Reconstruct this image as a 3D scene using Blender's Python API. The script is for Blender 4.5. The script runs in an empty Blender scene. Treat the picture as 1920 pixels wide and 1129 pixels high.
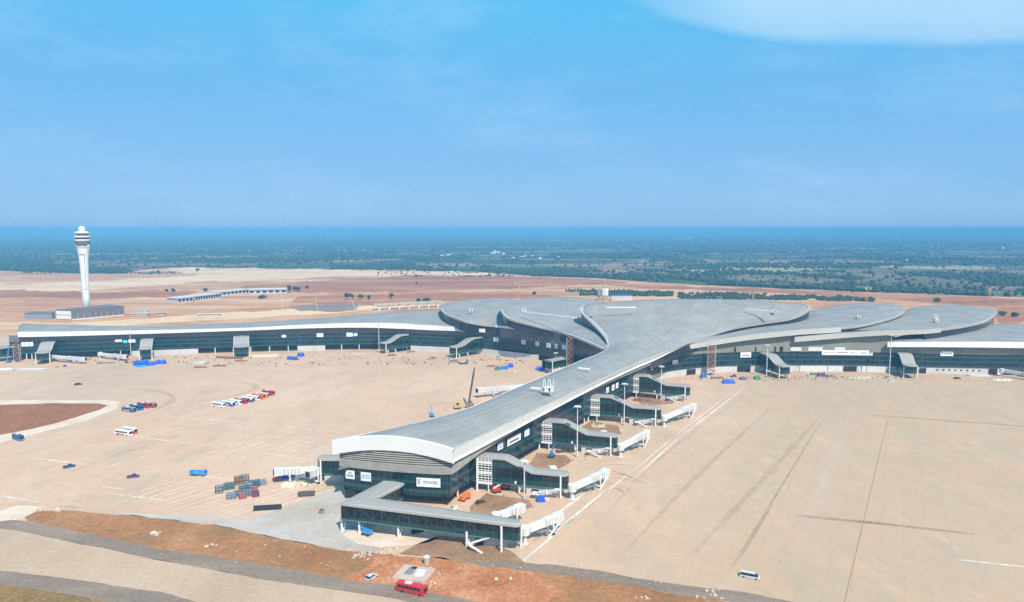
import bpy, bmesh, math, random
from mathutils import Vector, Matrix, noise
from mathutils.geometry import tessellate_polygon
R = math.radians
random.seed(7)
SC = bpy.context.scene
COL = SC.collection
# ------------------------------------------------------------------ camera geometry (drone 115 m above the apron)
H = 115.0; FPX = 1300.0; PITCH = math.atan(135.0 / FPX)
CP, SP = math.cos(PITCH), math.sin(PITCH)
def ray(px, py):
    cx = (px - 960) / FPX; cy = -(py - 564.5) / FPX
    return Vector((cx, CP + SP * cy, -SP + CP * cy))
def G(px, py, z=0.0):
    d = ray(px, py); return Vector((0, 0, H)) + d * ((z - H) / d.z)
def E(px, py, Y):
    d = ray(px, py); return Vector((0, 0, H)) + d * (Y / d.y)
def V(*a): return Vector(a)

# ------------------------------------------------------------------ mesh builder
class MB:
    def __init__(s): s.v = []; s.f = []; s.uv = []
    def face(s, pts, uv=None):
        n = len(s.v); s.v += [tuple(p) for p in pts]; s.f.append(tuple(range(n, n + len(pts))))
        s.uv.append(uv or [(p[0], p[1]) for p in pts])
    def add(s, verts, faces):
        n = len(s.v); s.v += [tuple(p) for p in verts]
        for f in faces:
            s.f.append(tuple(i + n for i in f)); s.uv.append([(verts[i][0], verts[i][1]) for i in f])
    def box(s, c, d, rz=0, m=None):
        x, y, z = d[0] / 2, d[1] / 2, d[2] / 2
        vs = [V(a, b, e) for e in (-z, z) for a, b in ((-x, -y), (x, -y), (x, y), (-x, y))]
        M = Matrix.Translation(V(*c)) @ (m if m else Matrix.Rotation(rz, 4, 'Z'))
        s.add([M @ q for q in vs], [(3, 2, 1, 0), (4, 5, 6, 7), (0, 1, 5, 4), (1, 2, 6, 5), (2, 3, 7, 6), (3, 0, 4, 7)])
    def cyl(s, p, q, r, n=8, r2=None, cap=True):
        p, q = V(*p), V(*q); r2 = r if r2 is None else r2
        a = (q - p).normalized(); u = a.orthogonal().normalized(); w = a.cross(u)
        vs = [p + (u * math.cos(2 * math.pi * i / n) + w * math.sin(2 * math.pi * i / n)) * r for i in range(n)]
        vs += [q + (u * math.cos(2 * math.pi * i / n) + w * math.sin(2 * math.pi * i / n)) * r2 for i in range(n)]
        fs = [(i, (i + 1) % n, n + (i + 1) % n, n + i) for i in range(n)]
        if cap: fs += [tuple(range(n - 1, -1, -1)), tuple(range(n, 2 * n))]
        s.add(vs, fs)
    def beam(s, p, q, w, h):
        p, q = V(*p), V(*q); a = q - p; L = a.length; a.normalize()
        up = V(0, 0, 1) if abs(a.z) < .95 else V(1, 0, 0)
        y = up.cross(a).normalized(); z = a.cross(y)
        M = Matrix((a, y, z)).transposed().to_4x4()
        s.box((p + q) / 2, (L, w, h), m=M)
    def lathe(s, prof, n=24, c=(0, 0, 0)):
        vs = []; 
        for r, z in prof:
            vs += [V(c[0] + r * math.cos(2 * math.pi * i / n), c[1] + r * math.sin(2 * math.pi * i / n), c[2] + z) for i in range(n)]
        fs = []
        for k in range(len(prof) - 1):
            for i in range(n):
                j = (i + 1) % n; fs.append((k * n + i, k * n + j, (k + 1) * n + j, (k + 1) * n + i))
        fs.append(tuple(range(n - 1, -1, -1))); fs.append(tuple((len(prof) - 1) * n + i for i in range(n)))
        s.add(vs, fs)
    def ribbon(s, pts, zt, zb, thick=0):
        """vertical wall along pts (xy); zt / zb numbers or lists; uv in metres"""
        n = len(pts); zt = zt if isinstance(zt, (list, tuple)) else [zt] * n; zb = zb if isinstance(zb, (list, tuple)) else [zb] * n
        u = 0
        for i in range(n - 1):
            a, b = pts[i], pts[i + 1]; L = math.hypot(b[0] - a[0], b[1] - a[1])
            s.face([(a[0], a[1], zb[i]), (b[0], b[1], zb[i + 1]), (b[0], b[1], zt[i + 1]), (a[0], a[1], zt[i])],
                   [(u, zb[i]), (u + L, zb[i + 1]), (u + L, zt[i + 1]), (u, zt[i])])
            u += L
    def prism(s, poly, z0, z1):
        n = len(poly); lo = [V(p[0], p[1], z0) for p in poly]; hi = [V(p[0], p[1], z1) for p in poly]
        s.add(lo + hi, [(i, (i + 1) % n, n + (i + 1) % n, n + i) for i in range(n)])
        t = tessellate_polygon([hi]); s.add(hi, [tuple(q) for q in t]); s.add(lo, [tuple(q) for q in t])
    def mesh(s, name, mat, off=None, smooth=False):
        me = bpy.data.meshes.new(name)
        vs = s.v if off is None else [(x - off[0], y - off[1], z - off[2]) for x, y, z in s.v]
        me.from_pydata(vs, [], s.f)
        ul = me.uv_layers.new(name='UVMap'); fl = [c for f in s.uv for q in f for c in q]
        if len(fl) == 2 * len(me.loops): ul.data.foreach_set('uv', fl)
        me.materials.append(mat)
        if smooth: me.polygons.foreach_set('use_smooth', [True] * len(me.polygons))
        me.update(); return me

def obj(name, mb, mat, parent=None, off=None, smooth=False, merge=False):
    me = mb.mesh(name, mat, off, smooth) if isinstance(mb, MB) else mb
    if merge:
        bm = bmesh.new(); bm.from_mesh(me); bmesh.ops.remove_doubles(bm, verts=bm.verts, dist=.004)
        bmesh.ops.recalc_face_normals(bm, faces=bm.faces); bm.to_mesh(me); bm.free()
    o = bpy.data.objects.new(name, me); COL.objects.link(o)
    if parent: o.parent = parent
    return o
def tag(o, label, cat, group=None):
    o['label'] = label; o['category'] = cat
    if group: o['group'] = group
    return o
def thing(name, label, cat, loc=(0, 0, 0), rz=0, group=None):
    o = bpy.data.objects.new(name, None); COL.objects.link(o)
    o.location = loc; o.rotation_euler = (0, 0, rz); o.empty_display_size = 1
    return tag(o, label, cat, group)
def struct(name, mb, mat, kind='structure', **k):
    o = obj(name, mb, mat, **k); o['kind'] = kind; return o
def copy_thing(src, loc, rz, label=None, group=None):
    def cp(o, par):
        c = o.copy(); COL.objects.link(c); c.parent = par
        for ch in list(KIDS.get(o.name, [])): cp(ch, c)
        return c
    KIDS = {}
    for o in COL.objects:
        if o.parent: KIDS.setdefault(o.parent.name, []).append(o)
    c = cp(src, None); c.location = loc; c.rotation_euler = (0, 0, rz)
    if label: c['label'] = label
    if group: c['group'] = group
    return c

# ------------------------------------------------------------------ materials
def mk(name):
    m = bpy.data.materials.new(name); m.use_nodes = True
    nt = m.node_tree; b = nt.nodes['Principled BSDF']; return m, nt, b
def nd(nt, t, **k):
    n = nt.nodes.new(t)
    for a, v in k.items():
        if a in n.inputs: n.inputs[a].default_value = v
        else: setattr(n, a, v)
    return n
def noise_n(nt, vec, scale, detail=4, rough=.6, stretch=None):
    n = nd(nt, 'ShaderNodeTexNoise', Scale=scale, Detail=detail, Roughness=rough)
    if stretch:
        mp = nd(nt, 'ShaderNodeMapping'); mp.inputs['Scale'].default_value = stretch
        if len(stretch) == 3: pass
        nt.links.new(vec, mp.inputs['Vector']); vec = mp.outputs[0]
    nt.links.new(vec, n.inputs['Vector']); return n.outputs['Fac']
def ramp(nt, fac, stops):
    r = nd(nt, 'ShaderNodeValToRGB'); e = r.color_ramp.elements
    while len(e) > 1: e.remove(e[-1])
    for i, (p, c) in enumerate(stops):
        q = e[0] if i == 0 else e.new(p)
        q.position = p; q.color = c if len(c) == 4 else (*c, 1)
    nt.links.new(fac, r.inputs[0]); return r.outputs[0]
def mixc(nt, fac, a, b, mode='MIX'):
    n = nd(nt, 'ShaderNodeMix', data_type='RGBA', blend_type=mode)
    for sock, v in ((n.inputs[0], fac), (n.inputs[6], a), (n.inputs[7], b)):
        if hasattr(v, 'links'): nt.links.new(v, sock)
        else: sock.default_value = v if isinstance(v, (int, float)) else (*v, 1)
    return n.outputs[2]
def math_n(nt, op, a, b=0.0, c=None):
    n = nd(nt, 'ShaderNodeMath', operation=op)
    for i, v in enumerate((a, b) if c is None else (a, b, c)):
        if hasattr(v, 'links'): nt.links.new(v, n.inputs[i])
        else: n.inputs[i].default_value = v
    return n.outputs[0]
def wpos(nt):
    return nd(nt, 'ShaderNodeNewGeometry').outputs['Position']
def plain(name, c, rough=.5, metal=0, var=.12, scale=.4):
    """solid colour with a little mottling in world metres"""
    m, nt, b = mk(name)
    f = noise_n(nt, nd(nt, 'ShaderNodeTexCoord').outputs['Object'], scale, 5)
    lo = tuple(x * (1 - var) for x in c); hi = tuple(min(1, x * (1 + var)) for x in c)
    nt.links.new(ramp(nt, f, [(.3, lo), (.7, hi)]), b.inputs['Base Color'])
    b.inputs['Roughness'].default_value = rough; b.inputs['Metallic'].default_value = metal
    return m
def ground_mat(name, stops, scale, stretch=(1, 1, 1), fine=1.2, fine_amt=.25, rough=.95, extra=None, lo=.3, hi=.7):
    m, nt, b = mk(name); p = wpos(nt)
    f = noise_n(nt, p, scale, 6, .62, stretch)
    c = ramp(nt, f, stops)
    g = noise_n(nt, p, fine, 5, .7)
    gc = ramp(nt, g, [(lo, (1 - fine_amt,) * 3), (hi, (1 + fine_amt,) * 3)])
    c = mixc(nt, 1.0, c, gc, 'MULTIPLY')
    if extra: c = extra(nt, p, c)
    nt.links.new(c, b.inputs['Base Color']); b.inputs['Roughness'].default_value = rough
    b.inputs['Specular IOR Level'].default_value = .15
    return m

M = {}
# apron concrete: peach dust over grey slabs
def apron_extra(nt, p, c):
    grey = ramp(nt, noise_n(nt, p, .0075, 4, .6, (1, .45, 1)), [(.52, (0, 0, 0)), (.68, (1, 1, 1))])
    c = mixc(nt, math_n(nt, 'MULTIPLY', grey, .55), c, (.45, .34, .25))
    st = noise_n(nt, p, .02, 6, .7, (1.0, .12, 1))
    c = mixc(nt, math_n(nt, 'MULTIPLY', ramp(nt, st, [(.55, (0, 0, 0)), (.75, (1, 1, 1))]), .35), c, (.62, .47, .36))
    dk = noise_n(nt, p, .035, 7, .75, (.25, 1, 1))
    c = mixc(nt, math_n(nt, 'MULTIPLY', ramp(nt, dk, [(.58, (0, 0, 0)), (.72, (1, 1, 1))]), .4), c, (.30, .20, .13))
    sp = nd(nt, 'ShaderNodeSeparateXYZ'); nt.links.new(p, sp.inputs[0])
    side = math_n(nt, 'ADD', math_n(nt, 'SUBTRACT', sp.outputs[0], math_n(nt, 'MULTIPLY', sp.outputs[1], .42)), math_n(nt, 'MULTIPLY', noise_n(nt, p, .012, 4), 160.0))
    old = ramp(nt, math_n(nt, 'MULTIPLY_ADD', side, .006, .5), [(.38, (0, 0, 0)), (.9, (1, 1, 1))])
    c = mixc(nt, math_n(nt, 'MULTIPLY', old, .72), c, (.45, .325, .21))
    for sc_, cc, lo_, k_ in ((.055, (.60, .365, .24), .52, .35), (.045, (.41, .335, .235), .53, .5), (.09, (.62, .47, .355), .56, .28), (.14, (.36, .25, .165), .58, .3), (.02, (.47, .345, .235), .52, .45)):
        q = nd(nt, 'ShaderNodeTexNoise', Scale=sc_, Detail=5, Roughness=.65); mq = nd(nt, 'ShaderNodeMapping'); mq.inputs['Rotation'].default_value = (0, 0, R(-29)); mq.inputs['Scale'].default_value = (1, .45, 1); mq.inputs['Location'].default_value = (sc_ * 9000, 0, 0)
        nt.links.new(p, mq.inputs[0]); nt.links.new(mq.outputs[0], q.inputs['Vector'])
        c = mixc(nt, math_n(nt, 'MULTIPLY', ramp(nt, q.outputs['Fac'], [(lo_, (0, 0, 0)), (lo_ + .12, (1, 1, 1))]), k_), c, cc)
    pk = noise_n(nt, p, .03, 3, .5); c = mixc(nt, math_n(nt, 'MULTIPLY', ramp(nt, pk, [(.56, (0, 0, 0)), (.66, (1, 1, 1))]), .3), c, (.58, .34, .22))
    br = nd(nt, 'ShaderNodeTexBrick', Scale=1.0); br.offset = 0; br.inputs['Brick Width'].default_value = 7.5; br.inputs['Row Height'].default_value = 7.5
    br.inputs['Mortar Size'].default_value = .12; br.inputs['Color1'].default_value = (1, 1, 1, 1); br.inputs['Color2'].default_value = (.955, .955, .955, 1); br.inputs['Mortar'].default_value = (.9, .885, .87, 1)
    mp = nd(nt, 'ShaderNodeMapping'); mp.inputs['Rotation'].default_value = (0, 0, R(29)); nt.links.new(p, mp.inputs[0]); nt.links.new(mp.outputs[0], br.inputs[0])
    return mixc(nt, 1.0, c, br.outputs[0], 'MULTIPLY')
M['apron'] = ground_mat('apron_concrete', [(.28, (.48, .304, .198)), (.42, (.56, .370, .246)), (.55, (.60, .405, .276)), (.72, (.62, .44, .314))], .011, (1, .7, 1), .5, .10, extra=apron_extra)
M['taxi'] = ground_mat('taxiway_concrete', [(.3, (.40, .28, .185)), (.5, (.475, .335, .225)), (.7, (.545, .39, .27))], .02, (1, .5, 1), .6, .12)
M['shoulder'] = ground_mat('shoulder_asphalt', [(.3, (.19, .14, .105)), (.5, (.245, .18, .135)), (.75, (.34, .245, .175))], .05, (.4, 1, 1), .8, .2)
M['greyroad'] = ground_mat('service_road_concrete', [(.3, (.40, .31, .24)), (.5, (.45, .39, .335)), (.7, (.50, .45, .40))], .03, (1, 1, 1), .7, .14)
M['pale'] = ground_mat('pale_concrete', [(.3, (.56, .42, .31)), (.6, (.68, .54, .42))], .08, (1, 1, 1), .8, .12)
def soil_extra(nt, p, c):
    g = ramp(nt, noise_n(nt, p, .05, 6, .7), [(.50, (0, 0, 0)), (.66, (1, 1, 1))])
    return mixc(nt, math_n(nt, 'MULTIPLY', g, .5), c, (.19, .13, .05))
M['soil'] = ground_mat('orange_soil', [(.3, (.26, .115, .046)), (.45, (.335, .15, .062)), (.6, (.385, .178, .075)), (.8, (.44, .225, .105))], .035, (1, 1, 1), .45, .26, extra=soil_extra)
M['fresh'] = ground_mat('freshly_dug_red_soil', [(.3, (.36, .13, .055)), (.5, (.45, .175, .078)), (.7, (.54, .27, .145))], .09, (1, 1, 1), .7, .28)
M['brown'] = ground_mat('packed_brown_earth', [(.3, (.22, .125, .07)), (.5, (.30, .17, .095)), (.75, (.40, .25, .15))], .06, (1, 1, 1), .7, .25)
M['islandsoil'] = ground_mat('brown_soil', [(.3, (.21, .082, .038)), (.5, (.28, .11, .05)), (.75, (.37, .16, .08))], .03, (1, .6, 1), .35, .25)
M['grass'] = ground_mat('dry_grass', [(.3, (.19, .12, .042)), (.5, (.27, .155, .06)), (.7, (.36, .17, .075))], .06, (1, 1, 1), .8, .4)
def graded_extra(nt, p, c):
    s = noise_n(nt, p, .012, 7, .7, (.22, 1, 1))
    c = mixc(nt, math_n(nt, 'MULTIPLY', ramp(nt, s, [(.5, (0, 0, 0)), (.66, (1, 1, 1))]), .8), c, (.69, .45, .27))
    s2 = noise_n(nt, p, .016, 7, .75, (.18, 1, 1)); 
    return mixc(nt, math_n(nt, 'MULTIPLY', ramp(nt, s2, [(.56, (0, 0, 0)), (.66, (1, 1, 1))]), .75), c, (.29, .105, .052))
M['graded'] = ground_mat('graded_red_earth', [(.3, (.40, .165, .078)), (.5, (.52, .265, .13)), (.7, (.63, .385, .21))], .0045, (.5, 1, 1), .04, .2, extra=graded_extra)
def land_extra(nt, p, c):
    s = noise_n(nt, p, .0035, 8, .72, (.35, 1, 1))
    c = mixc(nt, ramp(nt, s, [(.53, (0, 0, 0)), (.62, (1, 1, 1))]), c, (.36, .25, .15))
    s = noise_n(nt, p, .0011, 8, .7, (.5, 1, 1))
    return mixc(nt, ramp(nt, s, [(.57, (0, 0, 0)), (.66, (1, 1, 1))]), c, (.38, .20, .15))
M['land'] = ground_mat('far_land', [(.3, (.034, .054, .030)), (.5, (.058, .078, .040)), (.62, (.12, .11, .06)), (.75, (.24, .18, .11))], .0022, (.6, 1, 1), .02, .3, extra=land_extra)
M['paint'] = plain('white_line_paint', (.84, .78, .70), .8, var=.12, scale=.3)
M['wornpaint'] = plain('worn_line_paint', (.74, .62, .52), .85, var=.10, scale=.25)
M['joint'] = plain('dark_joint', (.30, .20, .14), .9)
# terminal
def roofmat():
    m, nt, b = mk('grey_metal_roof'); p = wpos(nt)
    f = noise_n(nt, p, .05, 6, .65); c = ramp(nt, f, [(.3, (.232, .230, .220)), (.5, (.272, .268, .256)), (.7, (.308, .303, .288))])
    g = noise_n(nt, p, .9, 4, .7); c = mixc(nt, 1.0, c, ramp(nt, g, [(.3, (.9, .9, .9)), (.7, (1.08, 1.08, 1.08))]), 'MULTIPLY')
    d = noise_n(nt, p, .018, 5, .6); c = mixc(nt, math_n(nt, 'MULTIPLY', ramp(nt, d, [(.55, (0, 0, 0)), (.7, (1, 1, 1))]), .35), c, (.37, .315, .27))
    uv = nd(nt, 'ShaderNodeUVMap').outputs[0]; sx = nd(nt, 'ShaderNodeSeparateXYZ'); nt.links.new(uv, sx.inputs[0])
    wn = nd(nt, 'ShaderNodeTexWhiteNoise', noise_dimensions='2D'); cv = nd(nt, 'ShaderNodeCombineXYZ')
    nt.links.new(math_n(nt, 'FLOOR', math_n(nt, 'MULTIPLY', sx.outputs[0], 24.0)), cv.inputs[0]); nt.links.new(math_n(nt, 'FLOOR', math_n(nt, 'MULTIPLY', sx.outputs[1], .4)), cv.inputs[1]); nt.links.new(cv.outputs[0], wn.inputs['Vector'])
    c = mixc(nt, 1.0, c, ramp(nt, wn.outputs['Value'], [(0, (.93, .93, .93)), (1, (1.07, 1.07, 1.07))]), 'MULTIPLY')
    cs = math_n(nt, 'LESS_THAN', math_n(nt, 'FRACT', math_n(nt, 'MULTIPLY', sx.outputs[1], .4)), .05); c = mixc(nt, math_n(nt, 'MULTIPLY', cs, .25), c, (.2, .2, .2))
    st = noise_n(nt, uv, 3.0, 6, .7, (14, .25, 1)); c = mixc(nt, math_n(nt, 'MULTIPLY', ramp(nt, st, [(.5, (0, 0, 0)), (.72, (1, 1, 1))]), .30), c, (.21, .195, .18))
    s = math_n(nt, 'LESS_THAN', math_n(nt, 'FRACT', math_n(nt, 'MULTIPLY', sx.outputs[0], 24.0)), .06)
    c = mixc(nt, math_n(nt, 'MULTIPLY', s, .35), c, (.24, .245, .255))
    nt.links.new(c, b.inputs['Base Color']); b.inputs['Roughness'].default_value = .75; b.inputs['Specular IOR Level'].default_value = .2
    return m
M['roof'] = roofmat()
M['roofedge'] = plain('pale_gutter_metal', (.42, .385, .345), .6, 0, .06, .1)
M['fascia'] = plain('white_fascia_panel', (.84, .82, .79), .5, 0, .04, .1)
M['palefascia'] = plain('pale_fascia_panel', (.62, .59, .55), .5, 0, .04, .1)
M['seam'] = plain('dark_seam', (.16, .16, .17), .6)
def glassmat(name, base, spandrel, floors, mull=3.0, rough=.12, off=0.0):
    m, nt, b = mk(name); uv = nd(nt, 'ShaderNodeUVMap').outputs[0]; sx = nd(nt, 'ShaderNodeSeparateXYZ'); nt.links.new(uv, sx.inputs[0])
    u, v = sx.outputs[0], sx.outputs[1]
    fl = math_n(nt, 'FRACT', math_n(nt, 'DIVIDE', math_n(nt, 'SUBTRACT', v, off), floors))
    band = math_n(nt, 'LESS_THAN', fl, .36)
    cell = nd(nt, 'ShaderNodeTexWhiteNoise', noise_dimensions='2D'); cv = nd(nt, 'ShaderNodeCombineXYZ')
    nt.links.new(math_n(nt, 'FLOOR', math_n(nt, 'DIVIDE', u, mull)), cv.inputs[0]); nt.links.new(math_n(nt, 'FLOOR', math_n(nt, 'DIVIDE', math_n(nt, 'SUBTRACT', v, off), floors)), cv.inputs[1])
    nt.links.new(cv.outputs[0], cell.inputs['Vector'])
    c = mixc(nt, cell.outputs['Value'], tuple(x * .45 for x in base), tuple(x * 1.6 for x in base))
    big = noise_n(nt, uv, .05, 3); c = mixc(nt, 1.0, c, ramp(nt, big, [(.3, (.6, .6, .6)), (.7, (1.4, 1.4, 1.4))]), 'MULTIPLY')
    c = mixc(nt, band, c, spandrel)
    ml = math_n(nt, 'LESS_THAN', math_n(nt, 'FRACT', math_n(nt, 'DIVIDE', u, mull)), .05)
    c = mixc(nt, math_n(nt, 'MULTIPLY', ml, .5), c, (.10, .14, .15))
    nt.links.new(c, b.inputs['Base Color']); b.inputs['Roughness'].default_value = rough
    b.inputs['Specular IOR Level'].default_value = .45
    return m
M['glass'] = glassmat('teal_curtain_glass', (.008, .024, .031), (.020, .066, .075), 3.75, 3.0, .15, 5.5)
M['cglass'] = glassmat('corridor_glass', (.005, .015, .016), (.011, .052, .048), 7.0, 3.6, .12, 4.4)
M['clere'] = glassmat('clerestory_glass', (.016, .022, .035), (.02, .028, .042), 9.0, 2.4, .25)
def louvre(name, c1, c2, per=.6, duty=.45):
    m, nt, b = mk(name); uv = nd(nt, 'ShaderNodeUVMap').outputs[0]; sx = nd(nt, 'ShaderNodeSeparateXYZ'); nt.links.new(uv, sx.inputs[0])
    s = math_n(nt, 'LESS_THAN', math_n(nt, 'FRACT', math_n(nt, 'DIVIDE', sx.outputs[1], per)), duty)
    f = noise_n(nt, uv, .08, 4); cc = mixc(nt, 1.0, c1, ramp(nt, f, [(.3, (.8, .8, .8)), (.7, (1.2, 1.2, 1.2))]), 'MULTIPLY')
    nt.links.new(mixc(nt, s, cc, c2), b.inputs['Base Color']); b.inputs['Roughness'].default_value = .6; return m
M['louvre'] = louvre('olive_grey_louvres', (.30, .285, .225), (.15, .15, .14), .6, .4)
M['louvreL'] = louvre('grey_louvres', (.20, .195, .19), (.09, .09, .095), .6, .45)
M['slat'] = plain('beige_louvre_slat', (.42, .39, .33), .6, 0, .15, .3)
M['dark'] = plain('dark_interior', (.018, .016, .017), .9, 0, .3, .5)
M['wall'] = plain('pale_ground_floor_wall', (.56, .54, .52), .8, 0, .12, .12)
M['white'] = plain('white_painted_steel', (.80, .80, .79), .5, 0, .05, .4)
M['offwhite'] = plain('dusty_white_metal', (.66, .65, .62), .6, 0, .1, .4)
M['steel'] = plain('grey_steel', (.30, .31, .32), .5, .4, .1)
M['banner'] = plain('white_banner_cloth', (.80, .82, .83), .8, 0, .03)
M['ink'] = plain('dark_print', (.05, .07, .10), .8)
M['cyan'] = plain('cyan_print', (.05, .42, .62), .7)
M['pinkink'] = plain('red_print', (.45, .06, .09), .7)
M['concrete'] = plain('bare_concrete', (.45, .41, .37), .9, 0, .15, .2)
M['podium'] = plain('purple_grey_cladding', (.15, .13, .135), .7, 0, .12, .1)
M['rubber'] = plain('tyre_rubber', (.02, .02, .02), .9)
M['carglass'] = plain('vehicle_glass', (.015, .02, .025), .1)
M['chrome'] = plain('lamp_glass', (.7, .7, .68), .2)
for k, c in dict(red=(.55, .03, .03), blue=(.03, .16, .42), navy=(.03, .09, .24), orange=(.80, .17, .03), yellow=(.58, .40, .08), silver=(.55, .56, .57), black=(.03, .03, .032),
                 tarp=(.02, .10, .52), sky=(.05, .27, .60), purple=(.12, .06, .22), cream=(.68, .60, .44), maroon=(.30, .06, .07), green=(.05, .26, .12), teal=(.085, .165, .165), wood=(.30, .18, .10), rust=(.30, .13, .07), greyb=(.26, .29, .33), darkb=(.10, .075, .06), pink=(.45, .18, .17)).items():
    M[k] = plain(k + '_paint', c, .45, 0, .12, .6)
M['wornboard'] = plain('dusty_formwork_board', (.52, .38, .29), .9, 0, .15, .5)
M['rubblestone'] = plain('pale_rubble', (.60, .50, .40), .9, 0, .2, .8)
M['trussdark'] = plain('dark_truss', (.06, .065, .065), .6)
M['edgeband'] = plain('floor_edge_cladding', (.03, .075, .085), .5)
def leafmat(name, a, b_, c_):
    m, nt, b = mk(name); p = wpos(nt)
    f = noise_n(nt, p, .06, 5, .7); nt.links.new(ramp(nt, f, [(.3, a), (.5, b_), (.7, c_)]), b.inputs['Base Color'])
    b.inputs['Roughness'].default_value = .9; b.inputs['Specular IOR Level'].default_value = .1; return m
M['leaf'] = leafmat('tree_foliage', (.018, .035, .012), (.035, .06, .02), (.07, .09, .03))
M['wood_far'] = leafmat('woodland_foliage', (.026, .045, .026), (.042, .066, .036), (.07, .092, .046))
M['bark'] = plain('bark', (.10, .075, .05), .9)

# ------------------------------------------------------------------ world, sun, camera, haze
SUN_EL, SUN_DIR = R(50), V(.42, -.91, 0).normalized()
w = bpy.data.worlds.new('World'); SC.world = w; w.use_nodes = True
nt = w.node_tree; bg = nt.nodes['Background']
sky = nd(nt, 'ShaderNodeTexSky'); sky.sky_type = 'NISHITA'; sky.sun_disc = False; sky.sun_elevation = SUN_EL; sky.sun_rotation = math.atan2(SUN_DIR.x, SUN_DIR.y)
sky.altitude = 100; sky.air_density = 1.0; sky.dust_density = .6; sky.ozone_density = 3.0
gen = nd(nt, 'ShaderNodeTexCoord').outputs['Generated']; sx = nd(nt, 'ShaderNodeSeparateXYZ'); nt.links.new(gen, sx.inputs[0])
yy = math_n(nt, 'MAXIMUM', sx.outputs[1], .02)
uu = math_n(nt, 'DIVIDE', sx.outputs[0], yy); vv = math_n(nt, 'DIVIDE', sx.outputs[2], yy)
grad = ramp(nt, math_n(nt, 'MULTIPLY', sx.outputs[2], 2.2), [(0.0, (2.3, 5.15, 8.7)), (.25, (1.9, 5.05, 8.9)), (.45, (1.4, 5.15, 9.2)), (.7, (.95, 5.8, 9.8)), (1.0, (1.0, 4.8, 8.8))])
skyc = mixc(nt, .82, sky.outputs[0], grad)
n1 = noise_n(nt, gen, 3.2, 7, .62, (1, 1, 3.2))
wisp = ramp(nt, n1, [(.47, (0, 0, 0)), (.75, (1, 1, 1))])
skyc = mixc(nt, math_n(nt, 'MULTIPLY', math_n(nt, 'MULTIPLY', wisp, ramp(nt, noise_n(nt, gen, 11, 8, .7, (1, 1, 4)), [(.35, (.3,) * 3), (.65, (1, 1, 1))])), .5), skyc, (4.2, 6.8, 9.5))
ed = math_n(nt, 'MAXIMUM', math_n(nt, 'SUBTRACT', .44, uu), 0.0)
vb = math_n(nt, 'ADD', .258, math_n(nt, 'MULTIPLY', math_n(nt, 'MULTIPLY', ed, ed), .72))
n2 = noise_n(nt, gen, 9, 6, .6, (1, 1, 3))
dv = math_n(nt, 'ADD', math_n(nt, 'SUBTRACT', vv, vb), math_n(nt, 'MULTIPLY', math_n(nt, 'SUBTRACT', n2, .5), .02))
cm = ramp(nt, math_n(nt, 'MULTIPLY', math_n(nt, 'ADD', dv, .004), 24.0), [(0, (0, 0, 0)), (.35, (.75, .75, .75)), (1, (1, 1, 1))])
cm = math_n(nt, 'MULTIPLY', cm, ramp(nt, math_n(nt, 'MULTIPLY', math_n(nt, 'SUBTRACT', uu, .08), 4.0), [(0, (0, 0, 0)), (1, (1, 1, 1))]))
skyc = mixc(nt, math_n(nt, 'MULTIPLY', cm, .5), skyc, (6.6, 8.6, 9.9))
nt.links.new(skyc, bg.inputs[0]); bg.inputs[1].default_value = .094
sl = bpy.data.lights.new('sun', 'SUN'); sl.energy = 5.0; sl.angle = R(.53); sl.color = (1, .94, .85)
so = bpy.data.objects.new('sun', sl); COL.objects.link(so); so.location = (100, -100, 400)
so.rotation_euler = (-(SUN_DIR * math.cos(SUN_EL) + V(0, 0, math.sin(SUN_EL)))).to_track_quat('-Z', 'Y').to_euler()
cam = bpy.data.cameras.new('camera'); co = bpy.data.objects.new('camera', cam); COL.objects.link(co); SC.camera = co
co.location = (0, 0, H); co.rotation_euler = (math.pi / 2 - PITCH, 0, 0)
cam.sensor_width = 36; cam.lens = FPX / 1920 * 36; cam.clip_start = 1; cam.clip_end = 150000
SC.view_settings.view_transform = 'Standard'; SC.view_settings.look = 'None'; SC.view_settings.exposure = .16; SC.view_settings.gamma = 1
SC.cycles.max_bounces = 5; SC.cycles.volume_bounces = 0; SC.cycles.use_denoising = False; SC.cycles.denoiser = 'OPENIMAGEDENOISE'
hb = MB(); hb.box((0, 20000, 62), (80000, 46000, 128))
hm = bpy.data.materials.new('haze_air'); hm.use_nodes = True; hn = hm.node_tree
hn.nodes.remove(hn.nodes['Principled BSDF']); pv = hn.nodes.new('ShaderNodeVolumePrincipled')
pv.inputs['Density'].default_value = .00023; pv.inputs['Color'].default_value = (.20, .545, .84, 1); pv.inputs['Anisotropy'].default_value = -.2
hn.links.new(pv.outputs[0], hn.nodes['Material Output'].inputs['Volume'])
struct('haze', hb, hm, 'stuff')

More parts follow.
